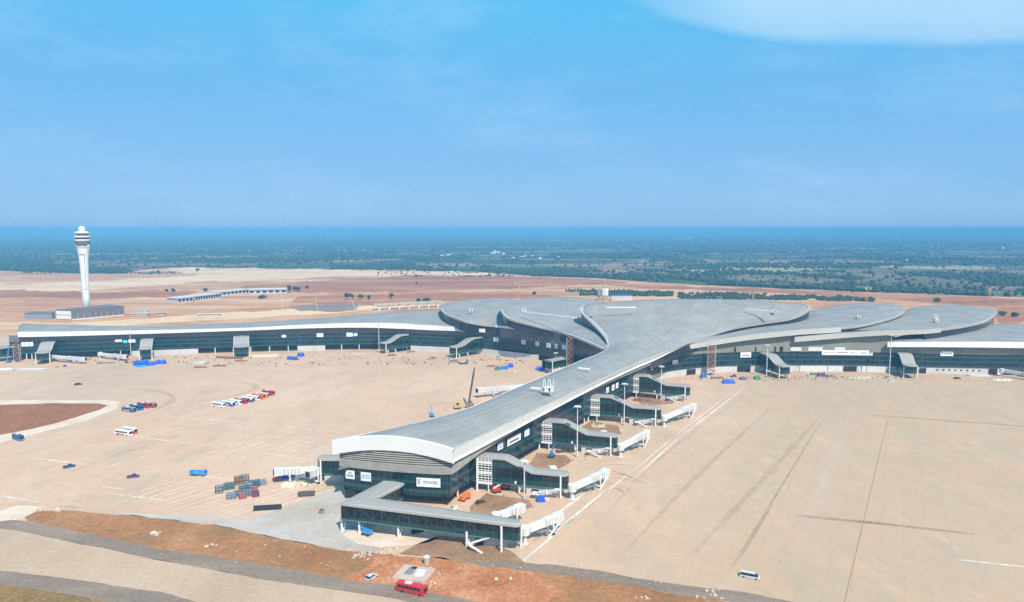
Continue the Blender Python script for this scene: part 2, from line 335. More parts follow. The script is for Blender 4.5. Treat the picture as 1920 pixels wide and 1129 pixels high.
# ------------------------------------------------------------------ ground sheets
def rough(poly, amp=.8, step=6.0, seed=0):
    out = []; rnd = random.Random(seed)
    for i in range(len(poly)):
        a, b = poly[i], poly[(i + 1) % len(poly)]; L = (b - a).length; n = max(1, min(120, int(L / step)))
        for k in range(n):
            p = a.lerp(b, k / n); q = V(p.x / 14, p.y / 14, seed * 3.1)
            out.append(p + V(noise.noise(q), noise.noise(q + V(9, 3, 1)), 0) * amp * 2 + V(rnd.uniform(-1, 1), rnd.uniform(-1, 1), 0) * amp * .4)
    return out
def sheet(name, pts, z, mat, amp=0, step=6, px=True, seed=0):
    poly = [G(*p) for p in pts] if px else [V(p[0], p[1], 0) for p in pts]
    if amp: poly = rough(poly, amp, step, seed)
    poly = [V(p.x, p.y, z) for p in poly]
    mb = MB(); mb.add(poly, [tuple(t) for t in tessellate_polygon([poly])])
    me = mb.mesh(name, mat); bm = bmesh.new(); bm.from_mesh(me)
    for f in bm.faces:
        if f.normal.z < 0: f.normal_flip()
    bm.to_mesh(me); bm.free()
    o = bpy.data.objects.new(name, me); COL.objects.link(o); o['kind'] = 'structure'; return o
mb = MB(); mb.face([(-39900, -2500, 0), (39900, -2500, 0), (39900, 42800, 0), (-39900, 42800, 0)]); struct('ground', mb, M['land'])
BND = [(-700, 512), (0, 508), (150, 513), (235, 513), (262, 506), (322, 502), (480, 503), (700, 507), (900, 510), (1000, 518), (1120, 522), (1200, 528), (1300, 534), (1440, 540), (1600, 547), (1760, 553), (1920, 558), (2300, 566)]
gp = [G(*p) for p in BND] + [V(1500, 500, 0), V(1500, 100, 0), V(-1500, 100, 0), V(-2200, 1200, 0)]
gp = [(p.x, p.y) for p in gp]; sheet('graded_earth', gp, .03, M['graded'], 6, 30, px=False, seed=3)
def band(name, pts, mat, z, amp=2.5, seed=0):
    poly = [G(*p) for p in pts]; out = []
    for i in range(len(poly)):
        a, b = poly[i], poly[(i + 1) % len(poly)]; n = max(2, min(140, int((b - a).length / 9)))
        for k in range(n):
            p = a.lerp(b, k / n); s_ = p.y / 1000
            dy = sum(noise.noise(V(p.x / (90 / 2 ** o), p.y / 400, seed + o * 7.0)) / 1.5 ** o for o in range(5)); out.append(V(p.x, p.y + dy * 26 * s_ * s_, z))
    mb = MB(); mb.add(out, [tuple(t) for t in tessellate_polygon([out])]); me = mb.mesh(name, mat); bm = bmesh.new(); bm.from_mesh(me)
    for f in bm.faces:
        if f.normal.z < 0: f.normal_flip()
    bm.to_mesh(me); bm.free(); o = bpy.data.objects.new(name, me); COL.objects.link(o); o['kind'] = 'structure'; return o
M['palesand'] = ground_mat('pale_sand', [(.3, (.60, .375, .22)), (.5, (.69, .46, .28)), (.7, (.76, .54, .345))], .012, (.4, 1, 1), .05, .12)
M['reddust'] = ground_mat('red_brown_earth', [(.3, (.29, .105, .05)), (.5, (.38, .15, .072)), (.7, (.50, .24, .115))], .012, (.3, 1, 1), .05, .2)
band('pale_sand_field', [(322, 502.5), (480, 503.5), (700, 507), (900, 511), (960, 516), (780, 517), (640, 518), (520, 524), (350, 531), (100, 549), (-100, 553), (-100, 536), (60, 532), (200, 526), (360, 518), (300, 509)], M['palesand'], .06, 6, 5)
band('red_earth_field', [(640, 524), (760, 516), (1000, 519), (1150, 526), (1180, 531), (1000, 539), (800, 546), (640, 549), (420, 550), (460, 536)], M['reddust'], .06, 6, 6)
band('red_earth_strip', [(-100, 545), (60, 545), (180, 549), (300, 543), (380, 545), (340, 556), (180, 560), (60, 556), (-100, 556)], M['reddust'], .09, 5, 7)
band('red_earth_patch', [(560, 556), (700, 551), (960, 549), (1060, 555), (900, 562), (720, 570), (600, 574), (540, 568)], M['reddust'], .09, 5, 8)
band('red_earth_field_beyond', [(1100, 531), (1300, 538), (1500, 545), (1700, 552), (1950, 562), (1950, 600), (1880, 612), (1860, 575), (1500, 552), (1200, 540)], M['reddust'], .06, 4, 9)
band('access_track', [(130, 605), (300, 596), (560, 579), (760, 572), (820, 570), (822, 574), (770, 577), (600, 588), (420, 600), (200, 612)], M['palesand'], .12, 3, 10)
band('grey_yard', [(545, 573), (640, 568), (672, 570), (668, 582), (560, 585)], M['shoulder'], .15, 2, 11)
def field_mat(n, a, b_, c_): return ground_mat(n, [(.3, a), (.5, b_), (.7, c_)], .01, (.4, 1, 1), .05, .25)
M['dryfield'] = field_mat('dry_brown_field', (.17, .105, .065), (.27, .17, .105), (.36, .25, .16)); M['strawfield'] = field_mat('straw_field', (.24, .20, .09), (.34, .28, .13), (.42, .35, .18)); M['scrubfield'] = field_mat('scrub_field', (.09, .085, .05), (.16, .12, .075), (.26, .17, .11))
for nm, mt, pts in (('scrub_field', 'scrubfield', [(1130, 500), (1400, 494), (1700, 500), (1960, 508), (1960, 546), (1760, 540), (1560, 530), (1380, 524), (1230, 516)]), ('scrub_field', 'scrubfield', [(-120, 489), (180, 488), (420, 486), (520, 490), (470, 499), (300, 499), (240, 509), (60, 506), (-120, 504)]),
                    ('dry_field', 'dryfield', [(1075, 503), (1160, 499), (1195, 505), (1180, 514), (1090, 511)]), ('dry_field', 'dryfield', [(1540, 514), (1700, 518), (1920, 530), (1960, 540), (1800, 536), (1640, 527), (1520, 521)]), ('straw_field', 'strawfield', [(1262, 504), (1400, 499), (1560, 502), (1570, 507), (1420, 509), (1290, 511)]),
                    ('dry_field', 'dryfield', [(770, 494), (880, 493), (890, 500), (790, 501)]), ('dry_field', 'dryfield', [(560, 484), (700, 482), (720, 488), (580, 490)]), ('dry_field', 'dryfield', [(1420, 489), (1640, 488), (1660, 493), (1450, 495)]), ('straw_field', 'strawfield', [(1640, 497), (1860, 499), (1880, 506), (1660, 503)]), ('dry_field', 'dryfield', [(1190, 487), (1330, 486), (1350, 491), (1200, 493)])):
    band(nm, pts, M[mt], .05 + .01 * (mt != 'scrubfield') + .004 * (pts[0][0] % 7), 5, pts[0][0] % 50)
apr = [(-700, 200), (900, 200), (900, 640), (620, 720), (-640, 760), (-760, 560)]
apr[0:2] = [(-700, 232), (-120, 232), (-10, 215), (20, 206), (60, 192), (140, 172), (900, 60)]
sheet('apron', apr, .20, M['apron'], px=False)
# near taxiway, shoulders and verges
sheet('soil_verge', [(40, 968), (70, 958), (130, 957), (250, 967), (400, 984), (480, 1001), (560, 1018), (640, 1031), (690, 1038), (760, 1044), (830, 1050), (1000, 1068), (1130, 1089), (1250, 1110), (1400, 1136), (1560, 1160), (2000, 1250), (2000, 1300), (1500, 1240), (1150, 1180), (900, 1142), (700, 1140), (640, 1120), (480, 1075), (300, 1040), (150, 1003), (60, 985)], .24, M['soil'], .9, 4, seed=1)
sheet('freshly_dug_earth', [(640, 1090), (700, 1055), (715, 1036), (760, 1042), (830, 1050), (905, 1062), (1000, 1075), (1060, 1110), (1000, 1140), (900, 1134), (820, 1120), (740, 1108), (690, 1100)], .28, M['fresh'], 2.2, 2, seed=2)
sheet('shoulder', [(-40, 986), (20, 976), (60, 978), (150, 999), (300, 1030), (480, 1057), (640, 1086), (760, 1103), (860, 1124), (1150, 1178), (1500, 1238), (2000, 1298), (2000, 1330), (1500, 1265), (1150, 1200), (800, 1136), (700, 1117), (480, 1085), (300, 1052), (150, 1022), (60, 1002)], .30, M['shoulder'], .4, 4, seed=3)
sheet('taxiway', [(-60, 978), (-40, 982), (60, 1002), (150, 1022), (300, 1052), (480, 1085), (700, 1117), (800, 1136), (1150, 1200), (1500, 1265), (2000, 1330), (2000, 1480), (1200, 1330), (700, 1210), (420, 1144), (300, 1113), (150, 1090), (0, 1071), (-60, 1062)], .26, M['taxi'], .2, 5, seed=4)
sheet('shoulder', [(-80, 1060), (0, 1071), (150, 1090), (300, 1113), (420, 1144), (700, 1210), (1200, 1330), (1200, 1370), (700, 1245), (240, 1142), (200, 1131), (60, 1105), (0, 1097), (-80, 1086)], .30, M['shoulder'], .4, 4, seed=5)
sheet('grass_verge', [(-90, 1082), (0, 1096), (60, 1104), (200, 1130), (260, 1180), (-90, 1180)], .27, M['grass'], .8, 3, seed=6)
sheet('shoulder', [(880, 1052), (960, 1054), (1100, 1068), (1250, 1092), (1420, 1117), (1520, 1135), (2000, 1222), (2000, 1250), (1560, 1160), (1370, 1130), (1300, 1119), (1130, 1091), (1000, 1073), (900, 1061)], .30, M['shoulder'], .7, 3, seed=7)
sheet('service_road', [(200, 958), (320, 966), (400, 970), (470, 975), (520, 958), (600, 930), (640, 912), (690, 930), (700, 1010), (720, 1040), (640, 1032), (560, 1019), (480, 1001), (380, 982), (250, 967)], .24, M['greyroad'], .5, 4, seed=8)
sheet('concrete_pad', [(640, 1004), (668, 992), (720, 984), (800, 1000), (822, 1010), (800, 1018), (760, 1026), (715, 1027), (670, 1020)], .28, M['pale'], .4, 3, seed=9)
sheet('packed_earth', [(748, 1040), (790, 1018), (822, 1006), (900, 1014), (960, 1035), (985, 1058), (930, 1062), (850, 1052)], .28, M['brown'], .5, 3, seed=10)
sheet('service_lane', [(640, 1008), (660, 1000), (560, 1014), (510, 985), (500, 978), (560, 962), (640, 938), (690, 960), (720, 1000)], .26, M['greyroad'], .3, 4, seed=11)
for k, pts in enumerate([[(880, 950), (915, 925), (990, 940), (1000, 952), (930, 972), (880, 975)], [(985, 880), (1005, 850), (1060, 855), (1075, 865), (1050, 880)], [(1085, 805), (1110, 790), (1160, 800), (1165, 815), (1110, 822)], [(1190, 748), (1215, 740), (1260, 745), (1262, 757), (1205, 762)]]):
    sheet('packed_earth', pts, .24, M['brown'], .6, 3, seed=20 + k)
sheet('concrete_edge', [(-80, 750), (0, 751), (200, 751), (226, 755), (216, 770), (160, 790), (100, 806), (0, 832), (-80, 850)], .24, M['pale'], .4, 5, seed=12)
sheet('concrete_patch', [(-80, 985), (-20, 966), (30, 948), (78, 951), (62, 961), (42, 972), (0, 982), (-60, 990)], .245, M['pale'], .6, 4, seed=14)
sheet('soil_island', [(-80, 762), (0, 760), (100, 757), (185, 757), (202, 761), (185, 770), (120, 790), (60, 805), (0, 817), (-80, 832)], .28, M['islandsoil'], .6, 4, seed=13)
def softmat(name, c, amt):
    m, nt, b = mk(name); sx = nd(nt, 'ShaderNodeSeparateXYZ'); nt.links.new(nd(nt, 'ShaderNodeUVMap').outputs[0], sx.inputs[0])
    def hump(o, k): return math_n(nt, 'POWER', math_n(nt, 'MAXIMUM', math_n(nt, 'MULTIPLY', math_n(nt, 'MULTIPLY', o, math_n(nt, 'SUBTRACT', 1.0, o)), 4.0), 0.0), k)
    f = ramp(nt, noise_n(nt, wpos(nt), .22, 6, .7), [(.32, (.15,) * 3), (.62, (1, 1, 1))])
    a = math_n(nt, 'MULTIPLY', math_n(nt, 'MULTIPLY', hump(sx.outputs[1], 1.1), hump(sx.outputs[0], .5)), f)
    nt.links.new(math_n(nt, 'MINIMUM', math_n(nt, 'MULTIPLY', a, amt), 1.0), b.inputs['Alpha']); b.inputs['Base Color'].default_value = (*c, 1); b.inputs['Roughness'].default_value = .95; return m
M['linepaint'] = softmat('worn_white_paint', (.86, .75, .64), 1.15); M['faintpaint'] = softmat('faint_white_paint', (.82, .70, .58), 1.3)
# painted lines and joints: thin sheets
def lines(name, segs, mat, z):
    mb = MB()
    for s in segs:
        a, b = G(s[0], s[1]), G(s[2], s[3]); wd = s[4] / 2; d = (b - a).normalized(); n = V(-d.y, d.x, 0) * wd
        q = [a - n, b - n, b + n, a + n]; q = [V(p.x, p.y, z) for p in q]
        mb.face(q, [(0, 0), (1, 0), (1, 1), (0, 1)])
    return struct(name, mb, mat)
SEG = [(36, 857, 178, 873, .7), (305, 780, 480, 795, .5), (480, 795, 650, 812, .4), (252, 822, 386, 794, .6), (240, 818, 422, 840, .6), (190, 913, 232, 919, .6), (196, 925, 325, 941, .7), (0, 930, 76, 943, .8), (352, 890, 470, 905, .6), (440, 842, 600, 866, .4)]
for i in range(15):                                   # parallel diagonal stand lines
    x0 = 180 + i * 18 + (i % 3) * 3; y0 = 948 + i * 2.0; t = 1.0 if i < 9 else 1.35
    SEG.append((x0, y0, x0 + 175 * t, y0 - 88 * t * .62, .34 + .08 * (i % 3)))
struct_lines = lines('painted_lines', [(*q[:4], q[4] * 1.5) for q in SEG], M['linepaint'], .225)
lines('painted_lines', [(320 + i * 34, 872 - i * 1.5, 560 + i * 20, 800 + i * 3, .55) for i in range(8)] + [(150, 890, 320, 843, .6), (200, 905, 420, 850, .6)], M['faintpaint'], .227)
lines('painted_lines', [(972, 1060, 1075, 974, 1.3), (1060, 986, 1200, 872, .9), (1186, 900, 1285, 810, 1.2), (1265, 828, 1398, 726, 1.5), (1176, 893, 1268, 816, .9), (1255, 826, 1380, 730, .9), (1035, 1004, 1140, 918, 2.6), (1010, 992, 1118, 908, 1.8), (1790, 1050, 1960, 1068, 1.3), (1090, 850, 1190, 795, .7)], M['linepaint'], .225)
lines('expansion_joint', [(1582, 1135, 1664, 788, .32)], M['joint'], .222)
M['stainline'] = softmat('dark_worn_joint', (.28, .18, .12), .45)
lines('expansion_joint', [(1360, 1085, 1540, 790, 1.1), (1385, 1052, 1450, 945, 1.0), (1490, 967, 1680, 986, 3.6), (1600, 977, 1830, 1003, 3), (1610, 777, 1960, 803, 3)], M['stainline'], .2235)

# ------------------------------------------------------------------ terminal
def catmull(P, n):
    """n+1 points along a smooth curve through P, even in arc length"""
    Q = []; m = len(P)
    for i in range(m - 1):
        p0, p1, p2, p3 = P[max(i - 1, 0)], P[i], P[i + 1], P[min(i + 2, m - 1)]
        d1 = (p2 - p0) * .5; d2 = (p3 - p1) * .5; L = (p2 - p1).length
        if d1.length > L: d1 *= L / d1.length
        if d2.length > L: d2 *= L / d2.length
        for k in range(12):
            t = k / 12; t2 = t * t; t3 = t2 * t
            Q.append(p1 * (2 * t3 - 3 * t2 + 1) + d1 * (t3 - 2 * t2 + t) + p2 * (-2 * t3 + 3 * t2) + d2 * (t3 - t2))
    Q.append(P[-1].copy())
    return resample(Q, n)
def resample(Q, n):
    acc = [0.0]
    for a, b in zip(Q, Q[1:]): acc.append(acc[-1] + (b - a).length)
    out = []; j = 0
    for k in range(n + 1):
        s = acc[-1] * k / n
        while j < len(Q) - 2 and acc[j + 1] < s: j += 1
        t = (s - acc[j]) / max(1e-9, acc[j + 1] - acc[j]); out.append(Q[j].lerp(Q[j + 1], min(1, t)))
    return out
def lerp_list(tab, x):
    if x <= tab[0][0]: return tab[0][1]
    for (a, va), (b, vb) in zip(tab, tab[1:]):
        if x <= b: return va + (vb - va) * (x - a) / (b - a)
    return tab[-1][1]
def offset(P, d):
    """shift a polyline sideways (left of travel is +)"""
    out = []
    for i in range(len(P)):
        t = (P[min(i + 1, len(P) - 1)] - P[max(i - 1, 0)]); t.z = 0; t.normalize()
        out.append(P[i] + V(-t.y, t.x, 0) * d)
    return out
BASE = V(-50, 282, 0)
T = thing('terminal_building', 'huge unfinished airport terminal with lotus petal grey roofs, white fascias and teal glass walls', 'airport terminal', BASE)
def part(name, mb, mat, smooth=False, merge=False): return obj(name, mb, mat, T, off=BASE, smooth=smooth, merge=merge)
def loft(name, A, B, crown, n=22, thick=1.1):
    k = len(A); cr = crown if isinstance(crown, list) else [crown] * k
    mb = MB(); vs = []; uv = []
    for i in range(k):
        for j in range(n + 1):
            t = j / n; p = A[i].lerp(B[i], t); vs.append((p.x, p.y, p.z + cr[i] * 4 * t * (1 - t))); uv.append((t, i))
    N = len(vs)
    lo = [(x, y, z - thick) for x, y, z in vs]
    fs = []
    for i in range(k - 1):
        for j in range(n):
            a = i * (n + 1) + j; fs.append((a, a + 1, a + n + 2, a + n + 1))
    fl = [tuple(N + q for q in f[::-1]) for f in fs]
    rim = [i * (n + 1) for i in range(k)] + [(k - 1) * (n + 1) + j for j in range(1, n + 1)] + [i * (n + 1) + n for i in range(k - 2, -1, -1)] + [j for j in range(n - 1, 0, -1)]
    fr = [(rim[i], rim[(i + 1) % len(rim)], N + rim[(i + 1) % len(rim)], N + rim[i]) for i in range(len(rim))]
    me = bpy.data.meshes.new(name); me.from_pydata([(x - BASE.x, y - BASE.y, z - BASE.z) for x, y, z in vs + lo], [], fs + fl + fr)
    ul = me.uv_layers.new(name='UVMap'); UU = uv + uv
    ul.data.foreach_set('uv', [c for l in me.loops for c in UU[l.vertex_index]])
    me.polygons.foreach_set('use_smooth', [i < len(fs) for i in range(len(me.polygons))])
    me.materials.append(M['roof']); me.update()
    bm = bmesh.new(); bm.from_mesh(me); bmesh.ops.recalc_face_normals(bm, faces=bm.faces); bm.to_mesh(me); bm.free()
    return obj(name, me, None, T)
def fascia(name, P, hts, out, strip=2.6, tilt=.25, mat='fascia'):
    """white band hanging along edge P (out = +1: outside is left of travel) with a pale gutter strip on the roof edge"""
    mb = MB(); o = offset(P, .35 * out); o2 = offset(P, (.35 - tilt) * out); inn = offset(P, -.3 * out)
    for i in range(len(P) - 1):
        ha, hb_ = hts[i], hts[i + 1]
        a, b = o[i], o[i + 1]; a2, b2 = o2[i] - V(0, 0, ha), o2[i + 1] - V(0, 0, hb_); c, d = inn[i] - V(0, 0, ha), inn[i + 1] - V(0, 0, hb_)
        u, v = V(0, 0, .12), V(0, 0, 0)
        mb.face([a2, b2, b + u, a + u]); mb.face([c, d, b2, a2])
    part(name, mb, M[mat], merge=True)
    if strip:
        mb = MB(); i1 = offset(P, -strip * out)
        for i in range(len(P) - 1):
            u = V(0, 0, .14); k = V(0, 0, .14 + .10 * strip)
            mb.face([o[i] + u, o[i + 1] + u, i1[i + 1] + k, i1[i] + k])
        part('gutter_strip', mb, M['roofedge'], merge=True)
        mb = MB(); i2 = offset(P, -(strip + .5) * out)
        for i in range(len(P) - 1):
            mb.face([i1[i] + k, i1[i + 1] + k, i2[i + 1] + k + V(0, 0, .1), i2[i] + k + V(0, 0, .1)])
        part('roof_seam', mb, M['seam'], merge=True)

# facade lines on the ground and what they give for the eaves above them
FLpx = [(20, 676), (120, 672.5), (200, 670), (320, 665.5), (450, 661.5), (600, 657.5), (700, 656.5), (800, 658.5), (880, 662), (950, 667), (1000, 674), (1045, 684), (1080, 694), (1110, 706)]
FRpx = [(1205, 722), (1240, 712), (1280, 705), (1340, 699.5), (1440, 697), (1600, 697.5), (1700, 700), (1800, 702), (1920, 704), (2150, 709)]
fyL = lambda px: G(px, lerp_list(FLpx, px)).y
fyR = lambda px: G(px, lerp_list(FRpx, px)).y
eL = lambda px, py, o=4: E(px, py, fyL(px) - o)
eR = lambda px, py, o=4: E(px, py, fyR(px) - o)
ZP = 25.5
# central roof: pier, then hub
A1 = [G(*q) for q in [(623, 827, ZP), (695, 812, ZP), (767, 797, ZP), (833, 780, ZP), (883, 764, ZP), (960, 731, ZP), (1000, 714, ZP), (1050, 693, ZP), (1090, 676, 25.8), (1115, 667, 26), (1132, 659, 26.4)]]
B1 = [G(*q) for q in [(850, 843, ZP), (900, 819, ZP), (963, 789, ZP), (1030, 757, ZP), (1100, 724, ZP), (1190, 683, ZP), (1225, 669, ZP)]]
A2 = [G(*q) for q in [(1132, 659, 26.4), (1140, 648, 28.4), (1136, 635, 32), (1126, 622, 34), (1112, 607, 37), (1098, 594, 40), (1088, 582, 44), (1088, 576, 46), (1094, 572, 47)]]
B2 = [G(*q) for q in [(1225, 669, ZP), (1277, 648, 26.6), (1340, 626, 30.6), (1380, 614, 33.5), (1440, 604, 37.5), (1480, 598, 40), (1505, 589, 43), (1519, 579, 46), (1519, 574, 47), (1505, 570, 48)]]
a1, b1 = catmull(A1, 44), catmull(B1, 44); a2, b2 = catmull(A2, 40), catmull(B2, 40)
A0, B0 = a1 + a2[1:], b1 + b2[1:]
crown0 = [3.6] * 45 + [3.6 + 1.6 * i / 40 for i in range(1, 41)]
loft('pier_and_hub_roof', A0, B0, crown0, n=30)
fascia('white_fascia', b1 + b2[1:12], [5.6 - 2.3 * min(1, i / 30) for i in range(45)] + [3.3 - 1.9 * i / 11 for i in range(1, 12)], -1, 2.8, tilt=1.3)
fascia('roof_edge', b2[11:], [1.4] * 30, -1, 2.0, mat='roofedge')
fascia('white_fascia', a1, [5.6 - 2.3 * min(1, i / 30) for i in range(45)], 1, 0, tilt=1.3)
fascia('roof_edge', a2, [1.4] * 41, 1, 3.2, mat='fascia')
# curved white front fascia of the pier
def front_curve(d, z0, n=30):
    a, b = A1[0], B1[0]; dirn = (b - a).normalized(); nn = V(dirn.y, -dirn.x, 0)
    return [a.lerp(b, j / n) + nn * d + V(0, 0, 3.6 * 4 * (j / n) * (1 - j / n) + z0) for j in range(n + 1)]
ft, fb, fb2, fi = front_curve(.5, .2), front_curve(.0, -6.0), front_curve(-1.6, -6.0), front_curve(-.8, .2)
mb = MB()
for j in range(30):
    mb.face([fb[j], fb[j + 1], ft[j + 1], ft[j]]); mb.face([fb2[j], fb2[j + 1], fb[j + 1], fb[j]]); mb.face([ft[j], ft[j + 1], fi[j + 1], fi[j]])
part('white_fascia', mb, M['fascia'], merge=True)
mb = MB()                                                      # ridge flashing along the pier
mid = [A0[i].lerp(B0[i], .62) + V(0, 0, crown0[i] * 4 * .62 * .38 + .12) for i in range(4, 62)]
m1, m2 = offset(mid, .45), offset(mid, -.45)
for i in range(len(mid) - 1): mb.face([m2[i], m2[i + 1], m1[i + 1], m1[i]])
part('roof_seam', mb, M['roofedge'])
mb = MB()
q0 = [A0[5].lerp(B0[5], t) + V(0, 0, 3.6 * 4 * t * (1 - t) + .12) for t in [i / 20 * .62 + .1 for i in range(18)]]
m1, m2 = offset(q0, .2), offset(q0, -.2)
for i in range(len(q0) - 1): mb.face([m2[i], m2[i + 1], m1[i + 1], m1[i]])
part('roof_seam', mb, M['roofedge'])
# pier walls
wr = offset(b1, 2.0); wl = offset(a1, -2.0)                      # louvre line
dirn = (B1[0] - A1[0]).normalized(); fl0 = A1[0] + dirn * 2.2; fr0 = B1[0] - dirn * 1.4
dirn = (fr0 - fl0).normalized(); nn = V(dirn.y, -dirn.x, 0)
frontw = [fl0.lerp(fr0, j / 12) + nn * (-2.2 + 1.5 * 4 * (j / 12) * (1 - j / 12)) for j in range(13)]
wl[0] = frontw[0].copy(); wr[0] = frontw[-1].copy()
loop = wl[::-1] + frontw[1:-1] + wr
def walls(nm, P, lev, mats=('glass', 'louvre', 'dark'), ztop=None, zplinth=5.5, plinth='dark'):
    mb = MB(); mb.ribbon(P, 16.5, zplinth); part('glass_facade', mb, M[mats[0]])
LBT = [(276, 13.9), (282, 14.7), (294, 16.7), (310, 18.3), (338, 19.9), (373, 20.5), (395, 20.3), (450, 19.5)]
LB = [13.9 if 45 <= k <= 55 else lerp_list(LBT, loop[k].y - (11 if k < 45 else 0)) for k in range(len(loop))]   # louvre bottom rises towards the hub
gr, gl_ = offset(b1, 4.9), offset(a1, -4.9)                     # glass line, deeper under the eaves
gd = dirn
gfr = [p - nn * .5 for p in frontw]; gfr[0] += gd * 1.2; gfr[-1] -= gd * .8
gloop = gl_[:1:-1] + gfr + gr[2:]
GB = 4.1
mb = MB(); mb.ribbon(gloop, [21.0 if not (43 <= k <= 55) else 14.2 for k in range(len(gloop))], GB); part('glass_facade', mb, M['glass'])
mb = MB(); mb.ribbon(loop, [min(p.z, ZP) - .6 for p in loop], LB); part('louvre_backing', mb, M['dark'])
mb = MB()
mb.face([(p.x, p.y, z) for p, z in zip(loop, LB)][45 - 2:56 + 2])
for Q, P2 in ((wl, gl_), (wr, gr)):
    for k in range(44):
        za, zb = (LB[56 + k], LB[min(56 + k + 1, len(LB) - 1)]) if Q is wr else (LB[44 - k], LB[max(0, 43 - k)])
        mb.face([(Q[k].x, Q[k].y, za), (Q[k + 1].x, Q[k + 1].y, zb), (P2[k + 1].x, P2[k + 1].y, zb), (P2[k].x, P2[k].y, za)])
part('louvre_soffit', mb, M['louvreL'])
inn = offset(wl[::-1], 0)
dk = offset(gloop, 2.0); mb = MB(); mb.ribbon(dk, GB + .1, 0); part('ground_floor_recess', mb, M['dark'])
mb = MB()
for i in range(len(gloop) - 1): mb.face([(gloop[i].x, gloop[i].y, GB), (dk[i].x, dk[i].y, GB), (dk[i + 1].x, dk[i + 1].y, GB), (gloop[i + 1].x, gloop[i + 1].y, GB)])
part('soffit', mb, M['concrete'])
mb = MB()                                                      # louvre slats: wide gaps above, tight below
so_ = offset(loop, -.35)
zs = [.15 + .42 * i for i in range(7)] + [3.1 + .92 * i for i in range(7)]
for dz in zs:
    h = .30 if dz < 3.0 else .42
    for i in range(len(so_) - 1):
        a, b = so_[i], so_[i + 1]; front = 44 <= i <= 56; z = LB[i] + dz; z1 = LB[i + 1] + dz
        if dz > 5.0 and not front: continue
        if dz > 5.0:
            j = min(1, max(0, (i - 43.5) / 12))
            if z > 19.6 + 3.6 * 4 * j * (1 - j): continue
        kk_ = i - 56 if i >= 56 else 44 - i
        if not front and z + h > 25.5 - (5.6 - 2.3 * min(1, kk_ / 30)) + .3: continue
        mb.face([(a.x, a.y, z), (b.x, b.y, z1), (b.x, b.y, z1 + h), (a.x, a.y, z + h)])
        aa, bb = loop[i], loop[i + 1]; mb.face([(aa.x, aa.y, z + h), (a.x, a.y, z + h), (b.x, b.y, z1 + h), (bb.x, bb.y, z1 + h)])
part('louvre_slats', mb, M['slat'])
for k in range(0, 20, 4):                                         # white columns standing in the open ground floor
    p = offset(b1, 5.6)[2 + k * 2]; mb = MB(); mb.cyl((p.x, p.y, 0), (p.x, p.y, GB), .45, 10); part('column', mb, M['offwhite'])
# hub clerestories
def clere(P, d, top, bot, nm='clerestory_glass'):
    q = offset(P, d); mb = MB(); mb.ribbon(q, [p.z - top for p in q], [p.z - bot for p in q]); part(nm, mb, M['clere'])
clere(a2, -1.2, .5, 9); clere(b2, 1.2, .5, 9)
# right petals
inner = [G(*q) for q in [(1285, 646, 24.6), (1345, 632, 27.5), (1450, 606, 32), (1500, 594, 35.5), (1524, 582, 38), (1580, 571.5, 39.5), (1640, 568, 40.5), (1688, 574, 40.5)]]
outer = [eR(1262, 652), eR(1320, 642), eR(1400, 630), eR(1495, 620), G(1600, 612.5, 36.5), G(1660, 600, 38.5), G(1690, 589, 39.5), G(1697, 582, 40)]
pA1, pB1 = catmull(outer, 50), catmull(inner, 50)
loft('petal_roof', pA1, pB1, 2.2)
kk = 26
fascia('white_fascia', pA1[:kk + 1], [3.6] * (kk + 1), -1, 2.6, tilt=.8, mat='palefascia'); fascia('roof_edge', pA1[kk:], [1.4] * (51 - kk), -1, 1.6, mat='roofedge')
clere(pA1[kk - 6:], 1.2, .5, 9)
inner2 = [G(*q) for q in [(1508, 622, 28.5), (1606, 607, 32), (1660, 597, 34), (1695, 584, 35), (1712, 577.5, 36), (1742, 573, 36.5), (1790, 571, 37), (1840, 576, 37), (1866, 582.5, 37)]]
outer2 = [eR(1490, 633), eR(1600, 625), eR(1666, 621.5), G(1740, 619.5, 34.8), G(1800, 612.5, 35.5), G(1846, 602.5, 36), G(1866, 590, 36.7), G(1868, 585, 37)]
pA2, pB2 = catmull(outer2, 50), catmull(inner2, 50)
loft('petal_roof', pA2, pB2, 2.0)
kk = 22
fascia('white_fascia', pA2[:kk + 1], [3.7 - .05 * i for i in range(kk + 1)], -1, 2.6, tilt=.8, mat='palefascia'); fascia('roof_edge', pA2[kk:], [1.5] * (51 - kk), -1, 1.6, mat='roofedge')
clere(pA2[kk - 3:], 1.2, .5, 11)
wA = catmull([eR(1664, 641.5), eR(1750, 641), eR(1850, 641), eR(1920, 641.5), eR(2150, 643)], 30)
wB = catmull([G(*q) for q in [(1700, 628, 28), (1790, 618, 29), (1845, 608.5, 29), (1920, 607.5, 29), (2150, 606, 29)]], 30)
loft('wing_roof', wA, wB, 1.2); fascia('white_fascia', wA, [4.0 + .05 * i for i in range(31)], -1, 0)
# left petals and wing
lo1 = [G(*q) for q in [(938, 576, 41), (942, 587, 40), (956, 598, 37), (1000, 609.5, 33)]] + [eL(1040, 619.5, 1), G(1085, 634, 28.8), G(1132, 654.5, 27.2)]
li1 = [G(*q) for q in [(942, 571, 41.3), (965, 562.5, 42), (1010, 558.5, 42.5), (1060, 557, 42.5), (1100, 560.5, 41.5), (1133, 567, 40), (1150, 590, 34), (1156, 625, 30), (1150, 648, 27)]]
qA1, qB1 = catmull(lo1, 50), catmull(li1, 50)
loft('petal_roof', qA1, qB1, 1.2); fascia('roof_edge', qA1, [1.5] * 51, -1, 2.0, mat='roofedge')
clere(qA1, 1.2, .5, 8)
lo2 = [G(*q) for q in [(825, 576, 36), (830, 584, 35.5), (842, 592, 34.2), (872, 602, 32)]] + [eL(910, 609, 2), eL(960, 612.5, 3), eL(1018, 620, 3)]
